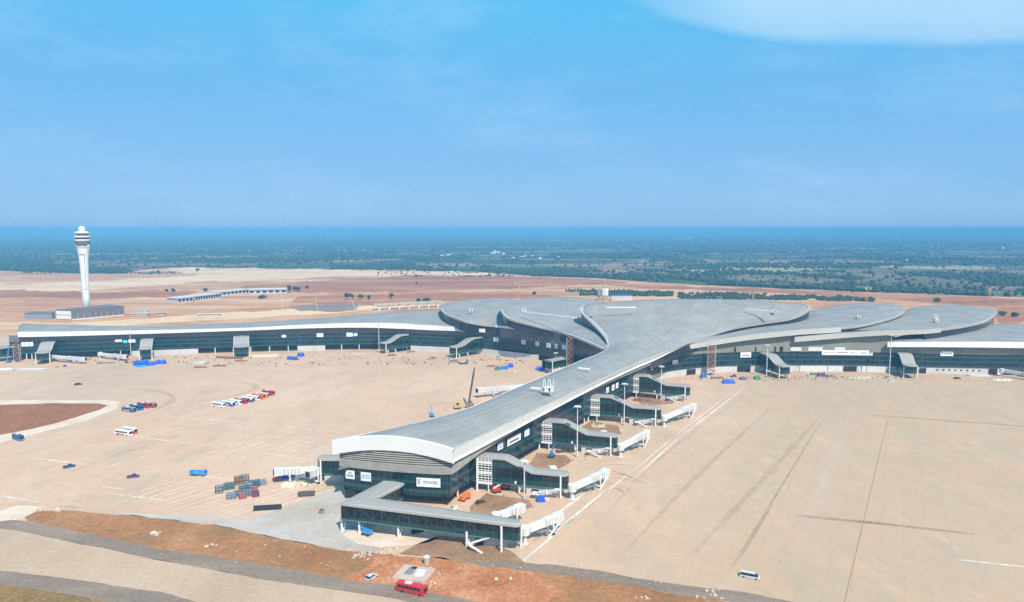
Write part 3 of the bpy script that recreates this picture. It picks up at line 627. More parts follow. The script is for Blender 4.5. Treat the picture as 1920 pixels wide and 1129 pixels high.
li2 = [G(*q) for q in [(827, 572, 36.3), (850, 565.5, 37), (900, 560.5, 37.5), (950, 559, 37.5), (985, 575, 34), (1000, 592, 31), (1012, 606, 29.3), (1030, 616, 28.2)]]
qA2, qB2 = catmull(lo2, 50), catmull(li2, 50)
loft('petal_roof', qA2, qB2, 1.0); kk = 34
fascia('roof_edge', qA2[:kk + 1], [1.5] * (kk + 1), -1, 1.6, mat='roofedge'); fascia('white_fascia', qA2[kk:], [1.6 + .1 * i for i in range(51 - kk)], -1, 0)
clere(qA2[:kk + 2], 1.2, .5, 10)
lw = [(33, 622.5), (120, 621.8), (240, 620), (340, 618), (425, 616), (480, 614), (560, 609.5), (655, 606), (730, 606), (805, 610), (860, 613.5), (910, 617.5)]
vA = catmull([eL(*q) for q in lw], 60)
vB = catmull([E(q[0], q[1], fyL(q[0]) + q[2]) for q in [(42, 606.5, 38), (100, 609, 34), (175, 610.5, 32), (275, 611, 34), (380, 608, 40), (480, 603.5, 46), (605, 596, 56), (680, 589.5, 66), (760, 584, 80), (830, 582, 85), (890, 590, 70)]], 60)
loft('wing_roof', vA, vB, 1.0)
hs = [(33, 4.6), (240, 3.4), (425, 2.5), (480, 2.6), (655, 4.2), (740, 5.0), (810, 4.6), (910, 3.0)]
fascia('white_fascia', vA, [lerp_list(hs, 960 + FPX * p.x / p.y * .985) for p in vA], -1, 0)
mb = MB(); a, b = vA[0] + V(-.2, 0, .1), vB[0] + V(-.2, 0, .1); mb.face([a - V(0, 0, 4.6), b - V(0, 0, 4.6), b, a]); part('white_fascia', mb, M['fascia'])
# wing walls: glass, louvres, ground floor
def wing_walls(px_list, tab, tops, plinth, lou, flip):
    P = catmull([G(*q) for q in px_list], 90)
    pxs = [960 + FPX * p.x / (p.y * CP + (H) * SP) for p in P]
    zt = [lerp_list(tops, x) for x in pxs]
    mb = MB(); mb.ribbon(P, 16.6, 5.4); part('glass_facade', mb, M['glass'])
    mb = MB(); mb.ribbon(offset(P, -.25), zt, 16.4); part('louvre_band', mb, M[lou])
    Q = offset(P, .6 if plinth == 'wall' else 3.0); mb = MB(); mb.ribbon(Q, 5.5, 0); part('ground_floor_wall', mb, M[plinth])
    mb = MB()
    for i in range(len(P) - 1): mb.face([(P[i].x, P[i].y, 5.4), (P[i + 1].x, P[i + 1].y, 5.4), (Q[i + 1].x, Q[i + 1].y, 5.4), (Q[i].x, Q[i].y, 5.4)])
    part('soffit', mb, M['concrete'])
    for z in (9.6, 13.0): mb = MB(); mb.ribbon(offset(P, -.3), z + .5, z); part('floor_edge_band', mb, M['edgeband'])
    return P, pxs
def zE(fn, px, py): return fn(px, py, 1).z
tR = [(1205, zE(eR, 1205, 684)), (1262, zE(eR, 1262, 664)), (1340, zE(eR, 1340, 647)), (1440, zE(eR, 1440, 633)), (1488, zE(eR, 1488, 627)), (1495, zE(eR, 1495, 640)), (1600, zE(eR, 1600, 631)), (1660, zE(eR, 1660, 625)), (1668, zE(eR, 1668, 648)), (1920, zE(eR, 1920, 651)), (2200, zE(eR, 2150, 653))]
PR, pxR = wing_walls(FRpx, None, tR, 'wall', 'louvre', 1)
mb = MB(); q = [PR[i] for i in range(len(PR)) if 1480 < pxR[i] < 1680]; mb.ribbon(offset(q, .8), 34, 20); part('clerestory_glass', mb, M['clere'])
tL = [(20, zE(eL, 33, 629)), (240, zE(eL, 240, 626)), (425, zE(eL, 425, 620)), (560, zE(eL, 560, 616)), (655, zE(eL, 655, 613)), (730, zE(eL, 730, 615)), (805, zE(eL, 805, 619)), (906, zE(eL, 906, 623)), (914, zE(eL, 914, 611)), (960, zE(eL, 960, 615)), (1000, zE(eL, 1000, 621)), (1040, zE(eL, 1040, 622)), (1080, zE(eL, 1080, 635)), (1110, 24)]
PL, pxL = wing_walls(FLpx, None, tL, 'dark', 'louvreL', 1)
def at_px(P, pxs, x):
    for i in range(len(P) - 1):
        if pxs[i] <= x <= pxs[i + 1]: return P[i].lerp(P[i + 1], (x - pxs[i]) / (pxs[i + 1] - pxs[i])), (P[i + 1] - P[i]).normalized()
    return P[-1], (P[-1] - P[-2]).normalized()
def wall_panel(nm, P, pxs, x0, x1, z0, z1, mat, out=.2, th=.3):
    a, t = at_px(P, pxs, x0); b, _ = at_px(P, pxs, x1); n = V(t.y, -t.x, 0)
    mb = MB(); c = (a + b) / 2 + n * out; d = b - a
    mb.box((c.x, c.y, (z0 + z1) / 2), (d.length, th, z1 - z0), math.atan2(d.y, d.x)); return part(nm, mb, M[mat])
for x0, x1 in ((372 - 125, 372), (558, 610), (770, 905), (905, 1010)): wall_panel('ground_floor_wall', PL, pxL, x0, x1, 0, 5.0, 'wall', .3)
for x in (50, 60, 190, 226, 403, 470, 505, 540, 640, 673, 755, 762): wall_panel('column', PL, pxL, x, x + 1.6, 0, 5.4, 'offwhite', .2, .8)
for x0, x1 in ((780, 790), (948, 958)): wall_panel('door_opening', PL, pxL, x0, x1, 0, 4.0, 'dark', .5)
for x0, x1, z1 in ((1288, 1304, 4.6), (1383, 1407, 5.0), (1582, 1606, 4.6), (1724, 1736, 4.4), (1854, 1869, 4.8), (1882, 1960, 4.6)): wall_panel('door_opening', PR, pxR, x0, x1, .3, z1, 'dark', .0)
for x0, x1 in ((1500, 1550), (1552, 1578), (1616, 1660), (1870, 1880)): wall_panel('ground_floor_wall', PR, pxR, x0, x1, 0, 4.9, 'offwhite', -.2)
for i in range(8): wall_panel('vent_opening', PR, pxR, 1756 + i * 11.2, 1759.5 + i * 11.2, 2.9, 3.7, 'dark', -.35)
for i in range(6): wall_panel('vent_opening', PR, pxR, 1626 + i * 10.5, 1629 + i * 10.5, 2.9, 3.7, 'dark', -.35)
for i in range(9): wall_panel('vent_opening', PL, pxL, 797 + i * 9, 799 + i * 9, 2.7, 3.4, 'dark', .6)
for x0, x1 in ((1480, 1500), (1513, 1540), (1562, 1582)): wall_panel('louvre_panel', PR, pxR, x0, x1, 17.0, 20.2, 'offwhite', .5)
for x0, x1 in ((1375, 1378), (1414, 1416), (1450, 1453), (1460, 1466)): wall_panel('louvre_opening', PR, pxR, x0, x1, 16.8, 20.6, 'dark', .45)
for x0, x1 in ((963, 977), (990, 1006), (1014, 1030)): wall_panel('louvre_panel', PL, pxL, x0, x1, 17.0, 20.0, 'podium', .5)
# back walls close the building behind
bk = [pB1[i] for i in range(30, 51)]; mb = MB()
for bb in ([A0[-1], B0[-1]], [vB[0], vB[15], vB[30], vB[45], vB[58]], [qB1[5], qB1[15], qB1[26]], [qB2[3], qB2[18]], [pB1[34], pB1[44]], [pB2[30], pB2[44]], [wB[18], wB[30]]):
    q = offset(bb, -6); mb.ribbon(q, [p.z - 1 for p in q], 0)
part('rear_wall', mb, M['louvreL'])
# roof plant
def roof_unit(px, py, z, s=(3.2, 2.4, 2.6), label='', posts=0, mat='offwhite'):
    s = tuple(q * .82 for q in s)
    p = G(px, py, z); t = thing('rooftop_unit', label, 'rooftop plant', p, .2, 'white rooftop plant boxes on the terminal roof')
    mb = MB(); mb.box((0, 0, s[2] / 2 - .2), s); obj('housing', mb, M[mat], t)
    mb = MB(); mb.box((.2, -s[1] / 2 - .04, .9), (.9, .1, 1.6)); obj('door', mb, M['dark'], t)
    mb = MB(); mb.box((0, 0, s[2] - .12), (s[0] + .5, s[1] + .5, .22)); obj('cap', mb, M['offwhite'], t)
    for i in range(posts):
        mb = MB(); x = -s[0] * .55 + i * s[0] * 1.1 / max(1, posts - 1); mb.beam((x, .4 * (-1) ** i, s[2] - .2), (x + .4 * (-1) ** i, .8, s[2] + 4), .22, .22); obj('post', mb, M['white'], t)
roof_unit(1028, 733, 30.4, (6, 3.6, 2.6), 'white rooftop box with tall upright posts, on the ridge of the long pier roof', 5)
roof_unit(883, 583, 37.5, (4.2, 3, 2.6), 'white rooftop box on the leftmost petal roof, left of the hub')
roof_unit(982, 582, 41, (4.2, 3, 2.6), 'white rooftop box on the petal roof just left of the central hub')
roof_unit(1116, 581, 47, (2.6, 2.4, 3), 'small white rooftop box at the far left tip of the central hub roof')
roof_unit(1452, 586, 45, (3, 2.4, 2.8), 'white rooftop box near the right tip of the central hub roof')
roof_unit(1609, 596, 40, (4.4, 2.6, 2.4), 'cream rooftop box with a red patch, on the second petal right of the hub', mat='cream')
roof_unit(1755, 603, 37.5, (4.4, 3, 3), 'white rooftop box among cables, on the outermost right petal roof', 4)
for (x0, y0, x1, y1, z) in ((1137, 577, 1192, 577, 49), (1398, 580, 1450, 584, 47.5), (1084, 691, 1106, 693, 30.6), (995, 728, 1018, 730, 30.8), (978, 584.5, 1081, 597, 42.5)):
    a, b = G(x0, y0, z), G(x1, y1, z); mb = MB(); mb.beam(a + V(0, 0, .3), b + V(0, 0, .3), .9, .7); part('roof_walkway', mb, M['fascia'])
for pts in ([(1205, 578), (1213, 585), (1220, 595), (1218, 608), (1212, 620)], [(1242, 625), (1265, 611), (1290, 598), (1310, 590)]):
    P = catmull([G(a, b, 44 - (b - 578) * .24) for a, b in pts], 14); mb = MB()
    for i in range(len(P) - 1):
        p0, p1 = P[i], P[i + 1]; mb.beam(p0, p1, .6, .5)
    part('roof_seam', mb, M['seam'])

# ------------------------------------------------------------------ fixed boarding corridors and jet bridges
def ramp_profile(L, hi, lo, f0=.36, f1=.64):
    def z(x):
        t = min(1, max(0, (x / L - f0) / (f1 - f0))); t = t * t * (3 - 2 * t) if f0 < .3 else t
        return hi + (lo - hi) * t
    return z
def corridor(attach, front, width, label, hi=15.6, lo=10.6, zf=4.5, f0=.36, f1=.64, lattice=True, stair=True, room=True, root=0.0, near=-1, roofmat_='roofedge', group='fixed boarding corridors'):
    a, b = V(attach.x, attach.y, 0), V(front.x, front.y, 0); d = b - a; L = d.length
    t = thing('boarding_corridor', label, 'boarding corridor', a, math.atan2(d.y, d.x), group)
    z = ramp_profile(L, hi, lo, f0, f1); hw = width / 2
    xs = [0, L * f0 * .5] + [L * (f0 + (f1 - f0) * i / 8) for i in range(9)] + [L * (f1 + .12)] + [L - 2.6]
    st = [(x, hw) for x in xs] + [(L - 1.6, hw * .93), (L - .8, hw * .74), (L - .2, hw * .42), (L, hw * .12)]
    top = []; n = len(st)
    left = [V(x, h, z(x)) for x, h in st]; right = [V(x, -h, z(x)) for x, h in st]
    mb = MB(); th = .75
    for i in range(n - 1):
        m0, m1 = V(st[i][0], 0, z(st[i][0]) + .3), V(st[i + 1][0], 0, z(st[i + 1][0]) + .3)
        mb.face([right[i], right[i + 1], m1, m0]); mb.face([m0, m1, left[i + 1], left[i]])
    obj('roof', mb, M['roofflat'], t, merge=True)
    mb = MB(); dn = V(0, 0, -th)
    for S, sg in ((left, 1), (right, -1)):
        for i in range(n - 1):
            q = [S[i], S[i + 1], S[i + 1] + dn, S[i] + dn]; mb.face(q if sg > 0 else q[::-1])
            o0, o1 = V(0, -sg * .7, .12), V(0, -sg * .7, .12); e = V(0, 0, .06)
            if i < n - 3: mb.face([S[i] + e, S[i + 1] + e, S[i + 1] + o1, S[i] + o0])
    for i in range(n - 1): mb.face([left[i] + dn, left[i + 1] + dn, right[i + 1] + dn, right[i] + dn])
    mb.face([left[-1], right[-1], right[-1] + dn, left[-1] + dn]); mb.face([left[0], right[0], right[0] + dn, left[0] + dn])
    obj('roof_edge', mb, M['roofedge'], t, merge=True)
    ins = .5; loop = [(x, h - ins) for x, h in st if h > ins + .3]
    path = [V(x, h, 0) for x, h in loop] + [V(x, -h, 0) for x, h in loop[::-1]]
    zt = [z(p.x) - th + .02 for p in path]; mb = MB(); mb.ribbon(path, zt, zf); obj('glass_wall', mb, M['cglass'], t)
    mb = MB(); mb.face([(p.x, p.y, zf) for p in path]); mb.face([(p.x, p.y, zf - .45) for p in path]); mb.ribbon(path, zf, zf - .45); obj('floor', mb, M['teal'], t)
    for x in (L - 3.2, L * .5, L * .78) if L > 22 else (L - 2.2,):
        for s_ in (-1, 1):
            mb = MB()
            if x > L - 5: mb.cyl((x, s_ * (hw - .1), 0), (x, s_ * (hw - .1), z(x) - .4), .38, 10)
            else: mb.cyl((x, s_ * (hw - 1.2), 0), (x, s_ * (hw - 1.2), zf - .4), .34, 10); mb.beam((x, s_ * (hw - 1.2), .6), (x + 1.6, s_ * (hw - 1.2), zf - .4), .3, .3)
            obj('column', mb, M['white'], t)
    if stair:
        y0 = near * (hw + .2); y1 = near * (hw + 1.5); y2 = near * (hw + 3.0)
        mb = MB(); mb.beam((L - 5, y1, zf + .1), (L - 13, y1, 2.6), 1.1, .35); mb.beam((L - 13, y2, 2.4), (L - 7.4, y2 + near * .4, .1), 1.1, .3)
        mb.box((L - 14, (y1 + y2) / 2, 2.5), (2.2, 3.2, .35)); mb.box((L - 4.2, y1, zf + .2), (2.6, 1.8, .4)); mb.cyl((L - 14, y1, 0), (L - 14, y1, 2.4), .16, 6); mb.cyl((L - 12.8, y2, 0), (L - 12.8, y2, 2.4), .16, 6)
        obj('outside_stair', mb, M['offwhite'], t)
    if room:
        mb = MB(); mb.box((L - 11, 0, 1.8), (15, width - 2.4, 3.55)); rm = obj('ground_room', mb, M['wall'], t)
        mb = MB(); mb.box((L - 14.5, near * (hw - 1.17), 1.6), (3.2, .12, 2.4)); obj('door', mb, M['dark'], rm)
    if lattice:
        x0 = root + 1.2; mb = MB(); yy_ = near * (hw + .4)
        for i in range(5): mb.box((x0 + i * 1.55, yy_, (z(x0) + 3.4) / 2 + .2), (.2, .25, z(x0) - 4.2))
        k = 0; zz = 4.2
        while zz < z(x0) - .9:
            mb.box((x0 + 3.1, yy_ + near * .03, zz), (6.4, .25, .24 if k % 4 else 1.1)); zz += 1.15; k += 1
        obj('lattice_screen', mb, M['white'], t)
        mb = MB(); mb.cyl((x0 - .6, yy_, 0), (x0 - .6, yy_, z(x0) - .6), .42, 10); mb.cyl((x0 + 4.6, yy_, 0), (x0 + 4.6, yy_, 4.6), .25, 8); obj('column', mb, M['white'], t)
    mb = MB()
    mb.box((L * .47, near * (hw - .42), zf + .8), (.9, .1, 1.2)); obj('notice_board', mb, M['white'], t)
    return t, L
M['bridgewhite'] = plain('dusty_bridge_panel', (.62, .61, .59), .55, 0, .09, .5)
def jet_bridge(start, end, label, z0=5.3, z1=5.6, group='white jet bridges', stairs=True):
    a, b = V(start.x, start.y, 0), V(end.x, end.y, 0); d = b - a; L = d.length
    t = thing('jet_bridge', label, 'jet bridge', a, math.atan2(d.y, d.x), group)
    zm = lambda x: z0 + (z1 - z0) * x / L
    mb = MB(); mb.lathe([(1.8, z0 - 1.6), (1.9, z0 - 1.5), (1.9, z0 + 1.4), (1.7, z0 + 1.6), (.4, z0 + 1.8)], 16); obj('rotunda', mb, M['bridgewhite'], t)
    mb = MB(); mb.cyl((0, 0, 0), (0, 0, z0 - 1.7), .75, 12); mb.cyl((0, 0, 0), (0, 0, .3), 1.3, 12); obj('column', mb, M['offwhite'], t)
    m = L * .52
    mb = MB(); mb.beam((1.8, 0, zm(1.8)), (m + 1.5, 0, zm(m)), 2.2, 2.4); tn = obj('tunnel', mb, M['offwhite'], t)
    mb = MB(); mb.beam((m, 0, zm(m)), (L - 2.0, 0, zm(L)), 2.6, 2.8); t2 = obj('tunnel', mb, M['bridgewhite'], t)
    mb = MB()
    for i in range(int(L * .42 / 1.6)):
        x = m + .6 + i * 1.6; mb.box((x, -1.32, zm(x)), (.2, .1, 2.7)); mb.box((x, 1.32, zm(x)), (.2, .1, 2.7))
    mb.box((L * .75, -1.33, zm(L) - 1.25), (L * .45, .1, .25)); obj('rib', mb, M['steel'], t2)
    mb = MB()
    for i in range(3): mb.box((3 + i * 3.0, .3 - .2 * i, zm(5) + 1.3), (1.3, .7, .35))
    mb.box((m + 1.2, 0, zm(m) + 1.55), (1.0, 1.8, .5)); obj('roof_equipment', mb, M['offwhite'], t2)
    mb = MB(); mb.lathe([(1.7, zm(L) - 1.5), (1.75, zm(L) + 1.5), (1.5, zm(L) + 1.65)], 16, (L - 2.0, 0, 0)); mb.box((L - .2, .2, zm(L)), (3.0, 3.2, 3.1), .25); cb = obj('cab', mb, M['bridgewhite'], t)
    mb = MB(); mb.box((L + 1.25, .55, zm(L) + .05), (.35, 2.4, 2.5), .25); obj('canopy', mb, M['dark'], cb)
    x = L * .74; mb = MB()
    for s_ in (-1, 1): mb.box((x, s_ * 1.55, (zm(x) + .8) / 2 + .2), (.4, .35, zm(x) - .4))
    mb.box((x, 0, zm(x) - 1.7), (.6, 3.4, .5)); mb.box((x, 0, 1.15), (.9, 3.6, .5)); obj('drive_column', mb, M['white'], t)
    for s_ in (-1, 1):
        mb = MB(); mb.cyl((x, s_ * 1.5 - .35, .65), (x, s_ * 1.5 + .35, .65), .65, 14); obj('wheel', mb, M['rubber'], t)
    mb = MB(); mb.box((L * .5, 0, 2.6), (L * .22, 2.0, .5)); mb.box((L * .42, .3, 3.0), (3.5, 1.6, .7)); mb.box((L * .6, -.2, 1.6), (1.4, 1.5, 1.4))
    for q in range(4): mb.beam((L * .4 + q * 1.8, -.9, 3.6), (L * .4 + q * 1.8 + .5, -.9, 1.3), .12, .12)
    obj('underfloor_equipment', mb, M['steel'], t)
    if stairs:
        mb = MB(); xs_ = L - 3; mb.beam((xs_ - 5.2, -2.3, .2), (xs_, -2.3, zm(L) - 1.5), .8, .18); mb.box((xs_ + .6, -2.0, zm(L) - 1.45), (1.3, 1.4, .15))
        mb.beam((xs_ - 5.2, -2.75, 1.2), (xs_, -2.75, zm(L) - .5), .07, .07); obj('service_stair', mb, M['offwhite'], t)
    return t
M['roofflat'] = plain('corridor_roof_sheet', (.31, .295, .27), .7, 0, .06, .3)
# along the right side of the pier
CN = [((894, 856), (1065, 892), 'glass corridor with stepped roof, first behind the elbow corridor, red lifts below it'), ((1011, 788), (1157, 819), 'glass corridor with stepped roof, second behind the elbow corridor, blue lift in its yard'),
      ((1103, 742), (1240, 767), 'glass corridor with stepped roof, third behind the elbow corridor'), ((1179, 703), (1294, 725), 'farthest stepped glass corridor of the pier, near the right wing')]
JT = [((1137, 886), (1085, 870)), ((1214, 812), (1165, 806)), ((1302, 761), (1252, 756)), None]
ends = []
for k, ((ax, ay), (bx, by), lab) in enumerate(CN):
    a = G(ax, ay, 15.6); b = G(bx, by, 10.6); ang = (b - a); ang.z = 0; ang.normalize(); n = V(-ang.y, ang.x, 0)
    a = a + n * 3.2 - ang * 3.0; b = b + n * 3.2
    corridor(a, b, 6.6, lab, root=2.6)
    ends.append(b)
    if JT[k]:
        names = ['second white jet bridge from the camera, parked over dark tyre streaks', 'white jet bridge parked beside the third corridor, cab turned to the apron', 'white jet bridge farthest along the pier, reaching out over the apron']
        e = G(JT[k][0][0], JT[k][0][1], 5.6); s0 = b - ang * 1.0 - n * 1.6
        jet_bridge(s0 + V(2.4, -1.5, 0), e, names[k])
        names = ['short white jet bridge tucked behind the first stepped corridor, cab toward the brown yard', 'short white jet bridge tucked behind the second stepped corridor', 'short white jet bridge behind the third stepped corridor, by a pile of scrap']
        e = G(JT[k][1][0] + 4, JT[k][1][1], 5.6); s0 = b - ang * 7 + n * 4.4
        jet_bridge(s0, s0 + (n * .9 - ang * .25).normalized() * 12.5, names[k], stairs=False)
# elbow corridor in front of the pier
t = thing('boarding_corridor', 'L shaped glass corridor on white columns before the pier end, blue lift under it', 'boarding corridor', G(638, 1005), 0, 'fixed boarding corridors')
O = G(638, 1005); L_ = lambda p: V(p.x - O.x, p.y - O.y, p.z)
fx = G(712, 906, 11.9); ix = G(751, 911, 11.9)
out = [fx + V(1, 3, 0), fx, G(637, 944, 12.1)] + [G(637, 944, 12.1).lerp(G(965, 985, 10.2), i / 8) for i in range(1, 9)]
inn_ = [ix + V(1, 3, 0), ix, G(706, 934, 12.0)] + [G(706, 934, 12.0).lerp(G(972, 974, 10.2), i / 8) for i in range(1, 9)]
out = [L_(p) for p in out]; inn_ = [L_(p) for p in inn_]
tipc = (out[-1] + inn_[-1]) / 2; tv = (out[-1] - out[-2]).normalized()
cap_ = []
r_ = (out[-1] - inn_[-1]) / 2
for i in range(1, 6):
    th_ = math.pi * i / 6; cap_.append(tipc + r_ * math.cos(th_) + tv * r_.length * .75 * math.sin(th_))
mb = MB()
for i in range(len(out) - 1):
    c0, c1 = (out[i] + inn_[i]) / 2 + V(0, 0, .25), (out[i + 1] + inn_[i + 1]) / 2 + V(0, 0, .25)
    mb.face([out[i], out[i + 1], c1, c0]); mb.face([c0, c1, inn_[i + 1], inn_[i]])
mb.face([out[-1]] + cap_ + [inn_[-1], tipc + V(0, 0, .25)])
obj('roof', mb, M['roofflat'], t, merge=True)
edge = out + cap_ + inn_[::-1]; mb = MB()
for i in range(len(edge) - 1):
    dn = V(0, 0, -.8); mb.face([edge[i], edge[i + 1], edge[i + 1] + dn, edge[i] + dn])
e2 = offset(edge, .75)
for i in range(1, len(edge) - 2): mb.face([edge[i] + V(0, 0, .05), edge[i + 1] + V(0, 0, .05), e2[i + 1] + V(0, 0, .18), e2[i] + V(0, 0, .18)])
mb.face([p + V(0, 0, -.78) for p in edge])
obj('roof_edge', mb, M['roofedge'], t, merge=True)
gl = offset(edge, .45); u = [p.z - .8 for p in edge]; lo_ = [p.z - 6.0 for p in edge]
mb = MB(); mb.ribbon(gl, u, lo_); obj('glass_wall', mb, M['cglass'], t)
mb = MB(); mb.face([V(p.x, p.y, q) for p, q in zip(gl, lo_)]); mb.face([V(p.x, p.y, q - .5) for p, q in zip(gl, lo_)]); mb.ribbon(gl, lo_, [q - .5 for q in lo_]); obj('floor', mb, M['teal'], t)
mb = MB()
for i in range(2, 10):                                   # truss diagonals just inside the long pane
    a, b = out[i] * .5 + out[i + 1] * .5, out[i + 1]
    g0 = gl[i]; g1 = gl[i + 1]; nrm = V((g1 - g0).y, -(g1 - g0).x, 0).normalized() * .08
    mb.beam(g0 + nrm + V(0, 0, -1.0), (g0 + g1) / 2 + nrm + V(0, 0, -5.3), .12, .16); mb.beam((g0 + g1) / 2 + nrm + V(0, 0, -5.3), g1 + nrm + V(0, 0, -1.0), .12, .16)
    mb.beam(g1 + nrm + V(0, 0, -.9), g1 + nrm + V(0, 0, -5.9), .14, .14)
obj('truss', mb, M['trussdark'], t)
for (px, py) in ((641, 998), (674, 1001), (747, 1010), (875, 1027)):
    p = L_(G(px, py)); mb = MB(); mb.cyl((p.x, p.y, 0), (p.x, p.y, 5.9), .42, 10); mb.beam((p.x + .4, p.y + .5, .2), (p.x + 1.6, p.y + 3.4, 5.6), .35, .35); obj('column', mb, M['white'], t)
for (px, py) in ((940, 1036), (977, 1027)):
    p = L_(G(px, py)); mb = MB(); mb.cyl((p.x, p.y, 0), (p.x, p.y, 9.6), .42, 10); obj('column', mb, M['white'], t)
for (px, py) in ((662, 985), (694, 980), (850, 1000)):
    p = L_(G(px, py)); mb = MB(); mb.cyl((p.x, p.y, 0), (p.x, p.y, 5.9), .3, 8); obj('column', mb, M['offwhite'], t)
mb = MB(); a, b = L_(G(737, 938)), L_(G(746, 930)); n_ = V(0, 0, 1)
for i in range(5): mb.beam(a.lerp(b, i / 4) + V(0, 0, .2), a.lerp(b, i / 4) + V(0, 0, 11), .2, .2)
for i in range(9): mb.beam(a + V(0, 0, 1.5 + i * 1.15), b + V(0, 0, 1.5 + i * 1.15), .2, .24)
obj('lattice_screen', mb, M['white'], t)
mb = MB(); p0, p1, p2, p3 = [L_(G(*q)) for q in ((922, 1006, 4.6), (884, 1018, 2.4), (880, 1022, 2.3), (905, 1038, .1))]
mb.beam(p0, p1, 1.1, .35); mb.beam(p1 + V(-.4, .3, 0), p2 + V(.4, -.4, 0), 1.6, .3); mb.beam(p2, p3, 1.1, .3); mb.beam(p0 + V(0, .4, .2), p0 + V(2.4, .9, .2), 1.8, .5); mb.cyl((p1.x, p1.y, 0), (p1.x, p1.y, 2.4), .16, 6); obj('outside_stair', mb, M['offwhite'], t)
mb = MB(); p = L_(G(915, 1022)); mb.box((p.x, p.y + 1.6, 1.75), (15, 4.5, 3.5), math.atan2(tv.y, tv.x)); rm = obj('ground_room', mb, M['wall'], t)
mb = MB(); mb.box((p.x - 3, p.y + .3 - .9, 1.5), (2.6, .6, 2.6), math.atan2(tv.y, tv.x)); obj('door', mb, M['dark'], rm)
jet_bridge(G(978, 1020) + V(1.2, 0, 0), G(1049, 969, 5.6), 'nearest white jet bridge, reaching from the elbow corridor over the apron')
jet_bridge(G(930, 968, 5.4), G(977, 953, 5.6), 'short white jet bridge behind the tip of the elbow corridor, over brown earth', stairs=False)
# left side of the pier
a = G(640, 872, 13); b = G(600, 858, 11); corridor(V(b.x + 20, b.y - 1, 0), V(b.x - 1, b.y, 0), 6.4, 'short glass corridor left of the pier end, two jet bridges at its tip', hi=11.5, lo=11.3, lattice=False, stair=False, near=-1)
jet_bridge(G(612, 880, 5.0), G(519, 887, 5.0), 'long white jet bridge on the left of the pier, above a blue tarp')
jet_bridge(G(627, 874, 5.4), G(580, 890, 5.2), 'white jet bridge on the left of the pier, nearest its end wall')
jet_bridge(G(1000, 722, 5.4), G(897, 733, 5.2), 'white jet bridge half hidden beyond the pier roof, beside the crane boom')
# along the wings: (front px, attach px, width, roof low, label)
def wing_corr(f, a, wd, lab, lo=10.4, hi=16.0, **k):
    return corridor(G(*a), G(*f), wd, lab, hi=hi, lo=lo, lattice=False, stair=False, room=False, f0=.25, f1=.78, **k)
WC = [((79, 684), (97, 672.5), 10.5, 'stepped boarding corridor nearest the left end of the left wing, white bridge beside it'), ((273, 676.5), (279, 667), 10, 'stepped boarding corridor on the left wing, blue sheets in front'),
      ((453, 671.5), (454, 661), 13.5, 'wide stepped boarding corridor in the middle of the left wing'), ((714, 663.5), (763, 657.5), 9.0, 'stepped boarding corridor on the left wing, before the low blue openings'),
      ((845, 672), (900, 663), 9.0, 'stepped boarding corridor on the left wing below the leftmost petal, scrap heap at its foot')]
for f, a, wd, lab in WC: wing_corr(f, a, wd, lab)
corridor(G(1112, 683), G(1024, 700), 8, 'low flat roofed corridor tucked in the corner between left wing and pier', hi=11.5, lo=10.2, lattice=False, stair=False, f0=.1, f1=.9)
wing_corr((1475, 712), (1432, 697.5), 9, 'stepped boarding corridor on the right wing, left of the long white sign')
wing_corr((1709, 711), (1690, 699.5), 9.5, 'stepped boarding corridor on the right wing, just below the white roof end', hi=16.8)
t, L = corridor(G(48, 672), G(-60, 684), 12, 'low glass corridor running out of the picture beyond the left end of the terminal', hi=12.5, lo=11.5, lattice=True, stair=False, room=False)
jet_bridge(G(95, 678), G(158, 674, 4), 'white jet bridge lying along the left wing beside its first corridor', z0=4.6, z1=4.2)
jet_bridge(G(188, 672), G(236, 668.5, 4), 'small white jet bridge at the left wing, before a dark ground floor', z0=3.8, z1=3.8)
jet_bridge(G(1878, 706), G(1955, 708, 4), 'white jet bridge at the right edge of the picture, below the right wing', z0=4.6, z1=4.6)

# ------------------------------------------------------------------ light masts
def mast(px, py, top_py, label, n=8):
    p = G(px, py); h = 115 - (top_py - 429.5) * p.y / FPX * 1.0
    h = max(8, h); t = thing('light_mast', label, 'light mast', p, random.random(), 'tall floodlight masts')
    mb = MB(); mb.cyl((0, 0, 0), (0, 0, h), .36, 10, .2); obj('pole', mb, M['offwhite'], t)
    mb = MB(); mb.lathe([(.3, h), (1.6, h + .1), (1.7, h + .3), (.3, h + .5)], 14); obj('ring', mb, M['offwhite'], t)
    for i in range(6):
        a = i * math.pi / 3; mb = MB(); mb.box((1.7 * math.cos(a), 1.7 * math.sin(a), h - .12), (.55, .45, .4), a); obj('floodlight', mb, M['chrome'], t)
    mb = MB(); mb.box((0, 0, .5), (1.2, 1.2, 1.0)); obj('base', mb, M['concrete'], t)
for q in [(1082, 858, 768, 'floodlight mast in front of the third corridor of the pier'), (1170, 798, 724, 'floodlight mast in front of the fourth corridor of the pier'), (1239, 752, 690, 'floodlight mast before the farthest corridor of the pier'), (983, 936, 876, 'slim floodlight mast against the first stepped corridor'),
          (61, 668, 632, 'thin floodlight mast before a white banner at the left wing end'), (246, 672, 626, 'thin floodlight mast beside the cyan banner of the left wing'), (711, 662, 609, 'thin floodlight mast left of the fourth left wing corridor'), (765, 656, 622, 'thin floodlight mast right of the fourth left wing corridor'),
          (1437, 707, 649, 'thin floodlight mast at the first right wing corridor'), (1667, 707, 630, 'tall floodlight mast at the white end of the right wing roof'), (1042, 692, 664, 'thin floodlight mast at the low corner corridor')]:
    mast(*q)
